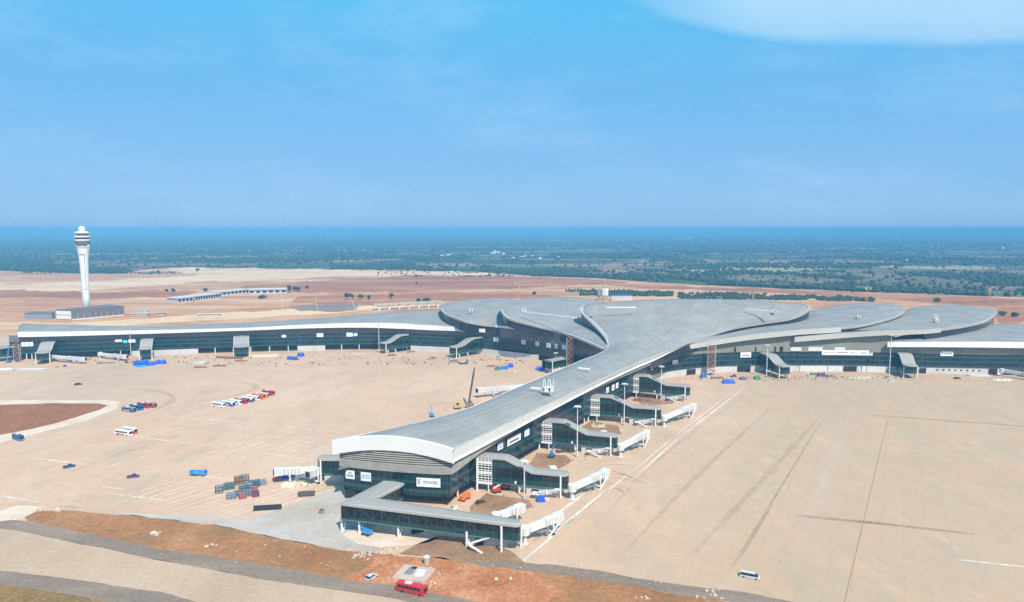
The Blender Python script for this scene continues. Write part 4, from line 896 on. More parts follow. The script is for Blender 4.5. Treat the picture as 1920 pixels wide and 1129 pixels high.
# scaffold towers on the facade
def scaffold(px, py, w_, h, label):
    p = G(px, py); t = thing('scaffold_tower', label, 'scaffold', p, 0, 'scaffold stair towers on the terminal')
    for x in (-w_ / 2, w_ / 2):
        for y in (-1, 1):
            mb = MB(); mb.cyl((x, y, 0), (x, y, h), .16, 6); obj('upright', mb, M['offwhite'], t)
    mb = MB(); k = 0; z = 1.5
    while z < h:
        for y in (-1, 1): mb.beam((-w_ / 2, y, z), (w_ / 2, y, z), .16, .16)
        mb.box((0, 0, z), (w_ - .5, 1.7, .22))
        mb.beam((-w_ / 2 * (-1) ** k, -1.15, z), (w_ / 2 * (-1) ** k, -1.15, z + 2.3), .12, .5); z += 2.3; k += 1
    obj('stair_flight', mb, M['rust'], t)
scaffold(1333, 704, 6, 24, 'rusty scaffold stair tower on the right wing, left of the first banner'); scaffold(1068, 696, 5, 27, 'scaffold stair tower under the left petal eave'); scaffold(33, 679, 5, 16, 'white scaffold tower at the far left end of the left wing')

# ------------------------------------------------------------------ control tower and its podium
TB = G(161, 594); TP = V(TB.x - 10, 926, 0)
t = thing('control_tower', 'tall white control tower with a flared dark windowed cab and a radar dome on top', 'control tower', TP); t.scale = (.93, .93, .957)
mb = MB(); mb.lathe([(4.7, 0), (4.6, 25), (5.0, 50), (5.5, 70), (6.1, 80), (6.9, 86), (8.6, 96), (9.0, 99)], 32); sh = obj('shaft', mb, M['white'], t, smooth=True)
mb = MB(); mb.lathe([(9.05, 99), (9.3, 99.2), (9.6, 104), (9.4, 104.3)], 32); obj('equipment_floor', mb, M['podium'], t)
mb = MB(); mb.lathe([(9.7, 104.0), (9.8, 104.2), (9.9, 105.8), (9.7, 106)], 32); obj('ring', mb, M['white'], t)
mb = MB(); mb.lathe([(9.2, 106), (9.5, 108.6)], 24); obj('window_band', mb, M['carglass'], t)
mb = MB(); mb.lathe([(9.8, 108.6), (10.4, 108.9), (10.4, 110.4), (9.2, 110.6)], 32); obj('gallery', mb, M['white'], t)
mb = MB(); mb.lathe([(7.6, 110.6), (8.5, 114.3)], 24); obj('cab_window', mb, M['carglass'], t)
for i in range(16):
    a = i * math.pi / 8; mb = MB(); mb.beam((7.62 * math.cos(a), 7.62 * math.sin(a), 110.6), (8.55 * math.cos(a), 8.55 * math.sin(a), 114.3), .3, .3); obj('mullion', mb, M['white'], t)
mb = MB(); mb.lathe([(8.9, 114.3), (9.2, 114.6), (9.1, 115.6), (7.0, 116.4), (5.6, 116.9), (4.2, 117.2)], 32); obj('roof', mb, M['white'], t)
mb = MB(); mb.lathe([(2.8, 117.0), (3.6, 117.5), (4.4, 119), (4.5, 120.3), (4.1, 121.9), (3.0, 123.2), (1.6, 124), (.2, 124.3)], 24); obj('radar_dome', mb, M['white'], t, smooth=True)
def panel_on(r0, r1, z0, z1, a0, a1, mat, nm):
    mb = MB(); n = 8
    for i in range(n):
        b0, b1 = a0 + (a1 - a0) * i / n, a0 + (a1 - a0) * (i + 1) / n
        mb.face([(r0 * math.cos(b0), r0 * math.sin(b0), z0), (r0 * math.cos(b1), r0 * math.sin(b1), z0), (r1 * math.cos(b1), r1 * math.sin(b1), z1), (r1 * math.cos(b0), r1 * math.sin(b0), z1)])
    obj(nm, mb, M[mat], sh)
panel_on(8.75, 9.2, 96.6, 99.0, R(-120), R(-20), 'podium', 'dark_panel'); panel_on(9.0, 9.1, 94.4, 95.0, R(-190), R(0), 'steel', 'groove')
panel_on(7.1, 7.3, 84.6, 85.4, R(-105), R(-45), 'steel', 'groove'); panel_on(4.9, 4.95, 36, 36.4, R(-160), R(-20), 'steel', 'groove')
mb = MB(); mb.beam((3.2, -3.75, 36), (4.1, -4.7, 78), .4, .4); mb.beam((4.1, -4.7, 78), (4.9, -5.4, 85), .4, .4); mb.beam((-3.5, -6.4, 85), (-4.6, -7.6, 96), .4, .4); obj('conduit', mb, M['steel'], sh)
def px_block(name, label, cat, corners, h, mat, roof, extra=None):
    P = [G(*c) for c in corners]; o = P[0].copy(); t = thing(name, label, cat, o)
    q = [(p.x - o.x, p.y - o.y) for p in P]
    mb = MB(); mb.prism(q, 0, h); obj('wall', mb, M[mat], t)
    c = (sum(a for a, b in q) / len(q), sum(b for a, b in q) / len(q)); q2 = [(c[0] + (a - c[0]) * 1.015, c[1] + (b - c[1]) * 1.015) for a, b in q]
    mb = MB(); mb.prism(q2, h, h + .7); obj('roof', mb, M[roof], t)
    return t, q
t, q = px_block('tower_podium', 'long low purple grey building at the foot of the control tower, white end wall', 'building', [(106, 599), (135, 600.5), (233, 591.5), (206, 588)], 12, 'podium', 'podium')
a, b = V(*q[0], 0), V(*q[1], 0); d = (b - a).normalized(); n = V(d.y, -d.x, 0)
mb = MB(); c = (a + b) / 2 + n * .3; mb.box((c.x, c.y, 6.2), ((b - a).length - 1.5, .4, 10.5), math.atan2(d.y, d.x)); ew = obj('end_wall', mb, M['white'], t)
mb = MB(); mb.box((c.x + n.x * .3, c.y + n.y * .3, 6.4), ((b - a).length - 1.5, .2, .5), math.atan2(d.y, d.x)); obj('groove', mb, M['steel'], ew)
a, b = V(*q[1], 0), V(*q[2], 0); d = (b - a).normalized(); n = V(d.y, -d.x, 0); mb = MB(); c = (a + b) / 2 + n * .3; mb.box((c.x, c.y, .7), ((b - a).length, .5, 1.4), math.atan2(d.y, d.x)); obj('plinth', mb, M['offwhite'], t)
mb = MB()
for i in range(1, 9): p = a.lerp(b, i / 9) + n * .15; mb.box((p.x, p.y, 4), (.3, .3, 7), math.atan2(d.y, d.x))
obj('downpipe', mb, M['wall'], t)
px_block('site_building', 'low dark grey unfinished building left of the tower podium', 'building', [(46, 598.5), (98, 599), (104, 595), (60, 594.5)], 6.5, 'greyb', 'podium')
# long unfinished building beyond and site sheds
def long_building(c0, c1, depth, h, label, nwin, mat='wall'):
    a, b = G(*c0), G(*c1); d = b - a; L = d.length; t = thing('unfinished_building', label, 'building', a, math.atan2(d.y, d.x), 'unfinished low buildings beyond the left wing')
    mb = MB(); mb.box((L / 2, depth / 2, h / 2), (L, depth, h)); w_ = obj('wall', mb, M[mat], t)
    mb = MB(); mb.box((L / 2, depth / 2, h + .4), (L + 3, depth + 4, .8)); obj('roof', mb, M['wall'], t)
    for i in range(nwin):
        mb = MB(); mb.box((L * (i + .5) / nwin, -.02, h * .55), (L / nwin * .62, .3, h * .55)); obj('window', mb, M['dark'], w_)
    return t
long_building((334, 569), (362, 566), 26, 7.5, 'pale unfinished building, nearest of the row right of the tower', 4)
long_building((366, 565.5), (414, 559.5), 22, 8, 'pale unfinished building with a row of dark window holes, second of its row', 10)
long_building((410, 556), (468, 550), 22, 7, 'greenish unfinished building, third of its row', 8, 'wall')
long_building((466, 551.5), (538, 550), 30, 7, 'white roofed building at the far end of its row, trees beside it', 6)
for (c, s, lab, mat) in [((262, 592), (24, 8, 3), 'greenish stacked formwork right of the tower podium', 'wall'), ((302, 591), (12, 7, 2.5), 'small heap of blue and green sheets at the end of the formwork', 'greyb'), ((392, 592), (30, 9, 2.6), 'white site canopy roof beyond the left wing', 'offwhite'), ((270, 586), (14, 6, 3), 'pale shed roof behind the formwork', 'offwhite')]:
    p = G(*c); t = thing('site_shed', lab, 'shed', p, .15)
    mb = MB(); mb.box((0, 0, s[2] / 2 - .2), (s[0] * .9, s[1] * .8, s[2] - .4)); obj('wall', mb, M['concrete'], t)
    mb = MB(); mb.beam((-s[0] / 2, 0, s[2]), (s[0] / 2, 0, s[2] + .3), s[1], .3); obj('roof', mb, M[mat], t)
# sunken road bridge behind the left wing
p0, p1 = G(700, 582), G(828, 575); d = p1 - p0; t = thing('road_bridge', 'unfinished elevated road with white piers behind the left wing roof', 'bridge', p0, math.atan2(d.y, d.x)); L = d.length
mb = MB(); mb.box((L / 2, 0, 8), (L, 12, 1.4)); obj('deck', mb, M['concrete'], t)
for i in range(7):
    mb = MB(); mb.box((L * (i + .5) / 7, -3, 3.7), (2.2, 3, 7.4)); obj('pier', mb, M['offwhite'], t)
# silos and tower cranes
for k, (px, mat) in enumerate(((1123, 'greyb'), (1131, 'white'), (1137, 'white'))):
    p = G(px, 562); t = thing('silo', ['grey cement silo behind the hub roof', 'tall white cement silo behind the hub roof, middle one', 'white cement silo behind the hub roof, rightmost one'][k], 'silo', p, 0, 'cement silos')
    h = 17 - (k == 0) * 3
    mb = MB(); mb.lathe([(1.2, 4), (3.0, 7), (3.0, h), (1.0, h + 1.6)], 16); obj('tank', mb, M[mat], t)
    for a in range(4): mb = MB(); mb.cyl((2 * math.cos(a * 1.57), 2 * math.sin(a * 1.57), 0), (2 * math.cos(a * 1.57), 2 * math.sin(a * 1.57), 7), .25, 6); obj('leg', mb, M['steel'], t)
p = G(1165, 563); t = thing('site_shed', 'blue roofed batching shed behind the hub roof', 'shed', p, 0); mb = MB(); mb.box((0, 0, 4), (34, 12, 8)); obj('wall', mb, M['wall'], t); mb = MB(); mb.beam((-17.5, 0, 8.3), (17.5, 0, 8.3), 13, .6); obj('roof', mb, M['tarp'], t)
def crane(px, py, h, jib, ang, label):
    t = thing('tower_crane', label, 'tower crane', G(px, py), ang, 'yellow tower cranes')
    def lattice(a, b, w_, nm):
        mb = MB(); a, b = V(*a), V(*b); d = (b - a); L = d.length; d.normalize(); u = d.orthogonal().normalized(); v = d.cross(u); n = max(3, int(L / (w_ * 1.6)))
        cs = [(u + v) * w_ / 2, (u - v) * w_ / 2, (-u - v) * w_ / 2, (v - u) * w_ / 2]
        for i in range(4):
            mb.beam(a + cs[i], b + cs[i], .24, .24)
            for k in range(n): mb.beam(a + d * L * k / n + cs[i], a + d * L * (k + 1) / n + cs[(i + 1) % 4], .13, .13)
        obj(nm, mb, M['yellow'], t)
    lattice((0, 0, 0), (0, 0, h), 2.4, 'mast'); lattice((0, 0, h + 1), (jib, 0, h + 1.5), 1.6, 'jib'); lattice((0, 0, h + 1), (-jib * .3, 0, h + 1), 1.6, 'counter_jib')
    mb = MB(); mb.box((-jib * .28, 0, h - .6), (3, 2, 3)); obj('counterweight', mb, M['concrete'], t)
    mb = MB(); mb.box((1.8, 1.6, h - .4), (2, 1.8, 2.4)); obj('cab', mb, M['white'], t)
    mb = MB(); mb.cyl((0, 0, h), (0, 0, h + 6), .4, 6); mb.beam((0, 0, h + 6), (jib * .6, 0, h + 2.2), .12, .12); mb.beam((0, 0, h + 6), (-jib * .28, 0, h + 1.6), .12, .12); obj('tie', mb, M['steel'], t)
crane(972, 560, 26, 20, .3, 'faint yellow tower crane beyond the petal left of the hub'); crane(1625, 566, 22, 16, 2.6, 'yellow tower crane beyond the second right petal'); crane(1131, 566, 26, 14, 1.2, 'yellow tower crane above the cement silos'); crane(1854, 582, 30, 18, .8, 'brown yellow tower crane beyond the outermost right petal'); crane(1412, 566, 14, 22, .2, 'low yellow crane beyond the hub roof, right of the hedge')
for px, py, ty in ((530, 592, 552), (597, 590, 555), (666, 580, 556)):
    p = G(px, py); h = 115 - (ty - 429.5) * p.y / FPX; t = thing('site_pole', {530: 'thin pole on red earth beyond the left wing, left one', 597: 'leaning boom pole on red earth beyond the left wing, white foot', 666: 'thin leaning pole near the grey yard, rightmost'}[px], 'pole', p, 0, 'thin poles on the red earth')
    mb = MB(); mb.cyl((0, 0, 0), ((px - 530) * -.05, 0, h), .35, 6, .2); obj('shaft', mb, M['offwhite'], t); mb = MB(); mb.box((0, 0, .8), (2.4, 2, 1.6)); obj('base', mb, M['wall'], t)

# ------------------------------------------------------------------ banners on the facades
FONT = bpy.data.fonts.load('<builtin>') if not bpy.data.fonts else bpy.data.fonts[0]
def text_mesh(s, size):
    cu = bpy.data.curves.new('lettering', 'FONT'); cu.body = s; cu.size = size; cu.align_x = 'CENTER'; cu.align_y = 'CENTER'; cu.extrude = .02
    o = bpy.data.objects.new('lettering', cu); COL.objects.link(o); dg = bpy.context.evaluated_depsgraph_get()
    me = bpy.data.meshes.new_from_object(o.evaluated_get(dg)); bpy.data.objects.remove(o); return me
def banner(pos, ang, w_, h, label, text=None, tsize=1.6, marks=None, col='banner', oval=False, group='banners hung on the terminal glass'):
    """pos: centre; local x along the wall, local -y out of the wall"""
    t = thing('banner', label, 'banner', pos, ang, group)
    mb = MB()
    if oval:
        n = 24; f = [(w_ / 2 * math.cos(2 * math.pi * i / n), h / 2 * math.sin(2 * math.pi * i / n)) for i in range(n)]
        mb.add([(a, -.06, b) for a, b in f] + [(a, .06, b) for a, b in f], [tuple(range(n)), tuple(range(2 * n - 1, n - 1, -1))] + [(i, n + i, n + (i + 1) % n, (i + 1) % n) for i in range(n)])
    else: mb.box((0, 0, 0), (w_, .12, h))
    obj('cloth', mb, M[col], t)
    if text:
        for (s, x, z, sz, c) in text:
            me = text_mesh(s, sz); me.materials.clear(); me.materials.append(M[c])
            o = bpy.data.objects.new('lettering', me); COL.objects.link(o); o.parent = t; o.location = (x, -.1, z); o.rotation_euler = (math.pi / 2, 0, 0)
    if marks:
        for k, (x, z, a, b, c) in enumerate(marks):
            mb = MB(); mb.box((x, -.09, z), (a, .05, b)); obj('printed_mark', mb, M[c], t)
    return t
def on_wall(P, pxs, px, py, out=.7):
    a, tg = at_px(P, pxs, px); n = V(tg.y, -tg.x, 0); q = a + n * out
    e = E(px, py, q.y); return V(q.x, q.y, e.z), math.atan2(tg.y, tg.x)
def wb(P, pxs, px, py, w_px, h_px, label, **k):
    p, a = on_wall(P, pxs, px, py); sc = FPX / p.y
    return banner(p, a, w_px / sc, h_px / sc, label, **k)
mk_ = lambda w_, h, c='ink', n=5: [((-.5 + (i + .5) / n) * w_ * .7, -.12 * h, w_ * .09, h * .22, c) for i in range(n)]
fa = math.atan2((fr0 - fl0).y, (fr0 - fl0).x)
def on_front(px, py):
    P2 = [V(p.x, p.y, 0) for p in gfr]
    for i in range(12):
        a, b = P2[i], P2[i + 1]; xa, xb = [960 + FPX * q.x / (q.y * CP + 98 * SP) for q in (a, b)]
        if xa <= px <= xb or i == 11:
            q = a.lerp(b, (px - xa) / (xb - xa)); break
    d = (b - a).normalized(); q = q + V(d.y, -d.x, 0) * .5; e = E(px, py, q.y); return V(q.x, q.y, e.z), math.atan2(d.y, d.x)
p, a = on_front(657, 890); banner(p, a, 4.3, 3.7, 'small white banner leftmost on the end wall of the pier', marks=mk_(4.3, 3.7, 'ink', 5) + [(-.5, .8, .5, .6, 'ink'), (.4, .8, .7, .5, 'pinkink')])
p, a = on_front(686.5, 894); banner(p, a, 4.8, 3.8, 'white banner reading JCCI on the pier end wall', text=[('JCCI', 0, 0, 2.1, 'ink')])
p, a = on_front(803.5, 905); banner(p, a, 10.2, 3.8, 'wide white banner reading E POWER on the pier end wall', text=[('E', -4.0, .15, 2.7, 'ink'), ('POWER', .9, 0, 1.75, 'ink')])
def on_pier(px, py):
    P2 = offset(gr, -.5)
    for i in range(len(P2) - 1):
        a, b = P2[i], P2[i + 1]; xa, xb = [960 + FPX * q.x / (q.y * CP + 101 * SP) for q in (a, b)]
        if xa <= px <= xb:
            q = a.lerp(b, (px - xa) / (xb - xa)); d = b - a; e = E(px, py, q.y); return V(q.x, q.y, e.z), math.atan2(d.y, d.x)
for px, py, w_, h, lab, mk2 in [(938, 836.5, 5.0, 3.4, 'white square banner nearest the camera on the long side of the pier', 3), (964, 824, 13, 3.6, 'long white banner on the side of the pier between two square ones', 8), (988, 811, 5.0, 3.6, 'white square banner with a round badge on the side of the pier', 2), (1139, 731, 4.2, 3.8, 'white banner, lower left of three small ones by the fourth corridor', 3), (1149.5, 726.5, 4.2, 3.8, 'white banner, middle of three small ones by the fourth corridor', 3), (1157, 722.5, 4.2, 3.8, 'white banner, upper right of three small ones by the fourth corridor', 3), (1220, 690, 5, 4.2, 'white upright banner past the last pier corridor', 3)]:
    r = on_pier(px, py)
    if r: banner(r[0], r[1], w_, h, lab, marks=mk_(w_, h, 'ink', mk2))
    else: wb(PR, pxR, px, py, 8, 9, lab, marks=mk_(4, 4, 'ink', 3))
wb(PR, pxR, 1264, 679, 15, 8, 'white banner with cyan print where the pier meets the right wing', marks=mk_(6, 3.4, 'cyan', 5))
wb(PR, pxR, 1396.5, 665.5, 21, 10, 'white banner with pink print left of the first right wing corridor', marks=mk_(9, 4.4, 'pinkink', 6))
wb(PR, pxR, 1592, 661.5, 106, 9.5, 'very long white sign with several names on the right wing, ending in BOHO', text=[('BOHO', 18.5, -.2, 2.7, 'ink')], marks=[(-20 + i * 1.1, -.1, .8, .5, 'steel') for i in range(8)] + [(-10 + i * 1.1, .2, .9, .7, 'rust') for i in range(8)] + [(0 + i * .9, -.1, .6, .8, 'steel') for i in range(6)] + [(8.5 + i * .9, -.1, .65, .7, 'ink') for i in range(5)])
wb(PR, pxR, 1772, 663, 23, 9.5, 'white banner with a round logo in the middle of the right wing', marks=[(-3.4, 0, 1.2, 1.6, 'cyan')] + [(-1.6 + i * 1.0, -.1, .75, .8, 'ink') for i in range(6)])
wb(PL, pxL, 54, 645.5, 20, 8.5, 'white banner at the left end of the left wing', marks=[(-2, .3, 1.6, .8, 'steel'), (2, .3, 1.8, .8, 'steel'), (2, -1, 3, .3, 'steel')])
wb(PL, pxL, 224.5, 639, 12, 4.5, 'small white sign left of the cyan round sign', marks=mk_(5.5, 2, 'steel', 3))
wb(PL, pxL, 237, 640.5, 10, 7, 'cyan round sign between two white ones on the left wing', col='cyan', oval=True, marks=[(0, 0, 2.4, .5, 'banner')])
wb(PL, pxL, 249.5, 639.5, 12, 6, 'small white sign right of the cyan round sign', marks=mk_(5.5, 2.6, 'steel', 3))
wb(PL, pxL, 533.5, 630.5, 9, 5.5, 'small white oval sign alone on the left wing', oval=True, marks=[(0, 0, 2.2, .5, 'cyan')])
wb(PL, pxL, 601, 628.5, 12, 7, 'white rectangular banner alone on the left wing', marks=mk_(5, 3, 'steel', 3))
wb(PL, pxL, 656.5, 627.5, 12, 7.5, 'white rectangular banner beside an oval sign on the left wing', marks=mk_(5, 3, 'steel', 4))
wb(PL, pxL, 667.5, 627.5, 8, 6, 'pale oval sign beside a rectangular banner on the left wing', oval=True, marks=[(0, 0, 2.2, .6, 'green')])
wb(PL, pxL, 931, 637, 10, 8, 'white banner under the leftmost petal, right of its corridor', marks=mk_(4.5, 3.6, 'steel', 3))
for i, (px, py, w_) in enumerate([(982.5, 641.5, 10.5), (1008.5, 644.5, 10.5), (1029.5, 647.5, 13), (1044, 649, 9), (1058.5, 651, 13)]):
    wb(PL, pxL, px, py, w_, 8.5, 'white banner, %s of five in a row under the inner left petal' % ['leftmost', 'second', 'middle', 'fourth', 'rightmost'][i], marks=mk_(w_ / 2.15, 3.8, ['ink', 'ink', 'cyan', 'ink', 'cyan'][i], 3) + ([(-.4, .9, 1.0, .7, 'cyan')] if i != 4 else []))

# ------------------------------------------------------------------ vehicles
def bus(p, rz, label, body, upper=None, L=11.5, group='parked buses', lower=None):
    t = thing('bus', label, 'bus', p, rz, group); W, Hh = 2.5, 3.1
    bm = bmesh.new(); bmesh.ops.create_cube(bm, size=1); bmesh.ops.scale(bm, vec=(L, W, 1.35), verts=bm.verts); bmesh.ops.translate(bm, vec=(0, 0, 1.05), verts=bm.verts)
    bmesh.ops.bevel(bm, geom=bm.edges, offset=.12, segments=2, affect='EDGES'); me = bpy.data.meshes.new('body'); bm.to_mesh(me); bm.free(); me.materials.append(M[body]); obj('body', me, None, t)
    bm = bmesh.new(); bmesh.ops.create_cube(bm, size=1); bmesh.ops.scale(bm, vec=(L - .06, W - .04, 1.6), verts=bm.verts); bmesh.ops.translate(bm, vec=(0, 0, 2.4), verts=bm.verts)
    for v in bm.verts:
        if v.co.z > 2.5: v.co.y *= .9; v.co.x *= .975
    bmesh.ops.bevel(bm, geom=bm.edges, offset=.16, segments=2, affect='EDGES'); me = bpy.data.meshes.new('upper_body'); bm.to_mesh(me); bm.free(); me.materials.append(M[upper or body]); obj('upper_body', me, None, t)
    for s in (-1, 1):
        mb = MB(); n = 6
        for i in range(n):
            x0 = -L / 2 + .7 + i * (L - 2.2) / n; mb.beam((x0 + .08, s * (W / 2 - .07), 2.25), (x0 + (L - 2.2) / n - .08, s * (W / 2 - .07), 2.25), .08, .85)
        obj('window_band', mb, M['carglass'], t)
    mb = MB(); mb.box((L / 2 - .05, 0, 2.1), (.14, W - .35, 1.35)); obj('windscreen', mb, M['carglass'], t)
    mb = MB(); mb.box((-L / 2 + .04, 0, 2.4), (.12, W - .7, .7)); obj('rear_window', mb, M['carglass'], t)
    for x in (-L * .27, L * .33):
        for s in (-1, 1): mb = MB(); mb.cyl((x, s * (W / 2 - .28), .5), (x, s * (W / 2 + .02), .5), .5, 14); obj('wheel', mb, M['rubber'], t)
    mb = MB(); mb.box((-L * .1, 0, 3.28), (L * .22, 1.5, .25)); obj('roof_unit', mb, M['offwhite'], t)
    for s in (-1, 1): mb = MB(); mb.box((L / 2 + .02, s * .9, .85), (.08, .35, .22)); obj('headlight', mb, M['chrome'], t)
    if lower:
        for s in (-1, 1): mb = MB(); mb.box((-L * .1, s * (W / 2 + .005), 1.05), (L * .55, .03, .6)); obj('side_stripe', mb, M[lower], t)
    return t
row = [((410, 763.5), 'white', 'white', 'white bus with dark windows at the left end of the long bus row', 'silver'), ((428, 761), 'tarp', 'white', 'blue bus with white roof, second in the long bus row', 'white'), ((441, 758.6), 'white', 'white', 'white bus, third in the long bus row', None), ((452, 756.5), 'red', 'red', 'red bus, fourth in the long bus row', None),
       ((464, 753.2), 'purple', 'white', 'purple and white bus in the middle of the long bus row', None), ((474, 750.3), 'white', 'white', 'white bus with red skirt, sixth in the long bus row', 'red'), ((485, 747.6), 'orange', 'orange', 'orange bus toward the right of the long bus row', 'white'), ((493, 744.6), 'orange', 'cream', 'orange bus with cream top, next to last in the long bus row', 'red'), ((503, 740.6), 'red', 'red', 'red bus at the right end of the long bus row', 'maroon')]
for (px, py), bd, up, lab, lw_ in row: bus(G(px, py) , R(-24), lab, bd, up, 10.2, lower=lw_)
for (px, py), bd, up, lab, lw_ in [((242, 772), 'navy', 'greyb', 'dark blue bus in front of a second blue bus near the soil island', 'silver'), ((256, 768.5), 'blue', 'navy', 'brighter blue bus behind the dark blue one near the soil island', 'silver'), ((270, 764.5), 'red', 'maroon', 'red bus behind two blue buses near the soil island', None), ((281, 763.5), 'maroon', 'pink', 'maroon bus rightmost of the four near the soil island', None)]: bus(G(px, py), R(-22), lab, bd, up, 10.5, lower=lw_)
bus(G(232, 816.5), R(-20), 'white bus with red skirt parked in front of a red bus', 'white', 'white', 11, lower='red'); bus(G(244, 812), R(-24), 'red bus with white roof parked behind a white bus', 'red', 'white', 9.5)
bus(G(34, 825), R(-32), 'blue bus alone at the pale edge of the soil island', 'blue', 'navy', 9)
bus(G(772, 1112), R(-22), 'large red bus on the dark shoulder, nearest the camera', 'red', 'red', 10.4, lower='maroon')
def car(p, rz, label, col, kind='car', L=4.5, group='parked cars and pickups'):
    t = thing(kind, label, kind.replace('_', ' '), p, rz, group); W = 1.85
    prof = {'car': [(-.5, .35), (-.5, .95), (-.42, 1.0), (.5 * .55, .98), (.49, .85), (.5, .35)], 'pickup_truck': [(-.5, .45), (-.5, 1.15), (.3, 1.15), (.48, 1.05), (.5, .45)], 'minivan': [(-.5, .35), (-.5, 1.1), (.42, 1.1), (.5, .9), (.5, .35)]}[kind]
    cab = {'car': [(-.44, .97), (-.30, 1.5), (.10, 1.52), (.30, .96)], 'pickup_truck': [(-.12, 1.1), (-.08, 1.8), (.14, 1.8), (.27, 1.1)], 'minivan': [(-.49, 1.05), (-.46, 1.95), (.26, 1.98), (.43, 1.05)]}[kind]
    def extr(pr, w0, w1, nm, mat, par):
        n = len(pr); zmax = max(z for x, z in pr); mb = MB(); vs = [(x * L, -(w1 if z == zmax else w0) / 2, z) for x, z in pr] + [(x * L, (w1 if z == zmax else w0) / 2, z) for x, z in pr]
        mb.add(vs, [tuple(range(n)), tuple(range(2 * n - 1, n - 1, -1))] + [(i, n + i, n + (i + 1) % n, (i + 1) % n) for i in range(n)])
        return obj(nm, mb, mat, par, merge=True)
    extr(prof, W, W, 'body', M[col], t); gh = extr(cab, W - .1, W - .35, 'window_band', M['carglass'], t)
    zt = max(z for x, z in cab); xr = [x for x, z in cab if z > zt - .1]; mb = MB(); mb.box(((xr[0] + xr[-1]) / 2 * L, 0, zt), ((xr[-1] - xr[0]) * L + .1, W - .3, .09)); obj('roof', mb, M[col], t)
    mb = MB()
    for x in (xr[0], (xr[0] + xr[-1]) / 2):
        for s in (-1, 1): mb.beam((x * L, s * (W / 2 - .05), 1.0), (x * L, s * (W / 2 - .18), zt), .1, .06)
    obj('pillar', mb, M[col], gh)
    if kind == 'pickup_truck': mb = MB(); mb.box((-.31 * L, 0, 1.16), (.34 * L, W - .3, .06)); obj('load_bed', mb, M['dark'], t)
    for x in (-.31, .32):
        for s in (-1, 1): mb = MB(); mb.cyl((x * L, s * (W / 2 - .2), .36), (x * L, s * (W / 2 + .02), .36), .36, 14); obj('wheel', mb, M['rubber'], t)
    for s in (-1, 1):
        mb = MB(); mb.box((.5 * L, s * .65, .75), (.08, .35, .18)); obj('headlight', mb, M['chrome'], t); mb = MB(); mb.box((-.5 * L, s * .7, .85), (.08, .25, .2)); obj('tail_light', mb, M['red'], t)
    return t
car(G(130, 877), R(38), 'dark blue pickup beside a white painted line on the left apron', 'navy', 'pickup_truck', 5.2); car(G(250, 896), R(20), 'dark grey pickup on the left apron, left of the blue flatbed', 'purple', 'pickup_truck', 5.2)
car(G(696, 1085.5), R(58), 'silver car on red soil near the red bus', 'silver', 'car', 4.6); car(G(901, 944), R(40), 'dark car on brown earth between the elbow and first stepped corridor', 'darkb', 'car', 4.6)
car(G(783, 999), R(25), 'black car in the shade under the elbow corridor', 'black', 'car', 4.6); car(G(1406, 1084), R(-24), 'silver minivan with dark windows alone on the right apron', 'silver', 'minivan', 6.2)
car(G(147, 722), R(15), 'dark car alone on the far left apron', 'black', 'car', 5.0); car(G(1671, 716), R(5), 'white and red car at the foot of the tall mast', 'white', 'car', 5.2); car(G(1795, 711), R(0), 'small dark vehicle alone below the right wing', 'darkb', 'car', 5.0)
t = thing('flatbed_truck', 'blue flatbed truck alone on the left apron, bed curved upward', 'truck', G(373, 892), R(-6))
mb = MB(); mb.box((2.6, 0, 1.7), (1.9, 2.3, 2.2)); cb = obj('cab', mb, M['sky'], t); mb = MB(); mb.box((3.5, 0, 2.1), (.15, 2.0, .9)); obj('windscreen', mb, M['carglass'], cb)
mb = MB(); mb.box((-1.2, 0, 1.1), (5.6, 2.3, .3)); mb.box((-1.2, 1.1, 1.8), (5.6, .1, 1.1)); mb.box((-1.2, -1.1, 1.5), (5.6, .1, .6)); mb.box((-3.95, 0, 1.8), (.1, 2.3, 1.1)); obj('load_bed', mb, M['sky'], t)
mb = MB(); mb.lathe([(1.4, 0), (1.3, .5), (.7, 1.0)], 12, (-1.2, 0, 1.2)); obj('load', mb, M['sky'], t)
for x in (-2.8, -1.5, 2.5):
    for s in (-1, 1): mb = MB(); mb.cyl((x, s * .95, .5), (x, s * 1.2, .5), .5, 12); obj('wheel', mb, M['rubber'], t)
def lift(p, rz, label, col, reach=12, up=3.0, fold=False):
    t = thing('boom_lift', label, 'boom lift', p, rz, 'boom lifts at the pier')
    mb = MB(); mb.box((0, 0, .8), (3.4, 2.2, .6)); obj('chassis', mb, M['black'], t); mb = MB(); mb.box((-.3, 0, 1.6), (3.6, 2.1, 1.1)); obj('turntable', mb, M[col], t)
    for x in (-1.2, 1.2):
        for s in (-1, 1): mb = MB(); mb.cyl((x, s * .95, .55), (x, s * 1.3, .55), .55, 12); obj('wheel', mb, M['rubber'], t)
    mb = MB()
    if fold: mb.beam((-1.5, 0, 2.2), (reach, 0, up + 3), .45, .5); mb.beam((reach, .5, up + 3), (reach * .2, .5, up), .4, .45); bx = (reach * .2, .5, up)
    else: mb.beam((-1.5, 0, 2.2), (reach * .55, 0, up), .55, .6); mb.beam((reach * .5, 0, up), (reach, 0, up + .5), .42, .45); bx = (reach + .8, 0, up + .3)
    obj('boom', mb, M['white'] if fold else M[col], t)
    mb = MB()
    for x in (-.7, .7):
        for y in (-.5, .5): mb.box((bx[0] + x, bx[1] + y, bx[2] + .5), (.08, .08, 1.1))
    for z in (0, .5, 1.0): mb.box((bx[0], bx[1] - .5, bx[2] + z), (1.5, .08, .08)); mb.box((bx[0], bx[1] + .5, bx[2] + z), (1.5, .08, .08))
    mb.box((bx[0], bx[1], bx[2] - .02), (1.5, 1.1, .08)); obj('basket', mb, M[col], t); return t
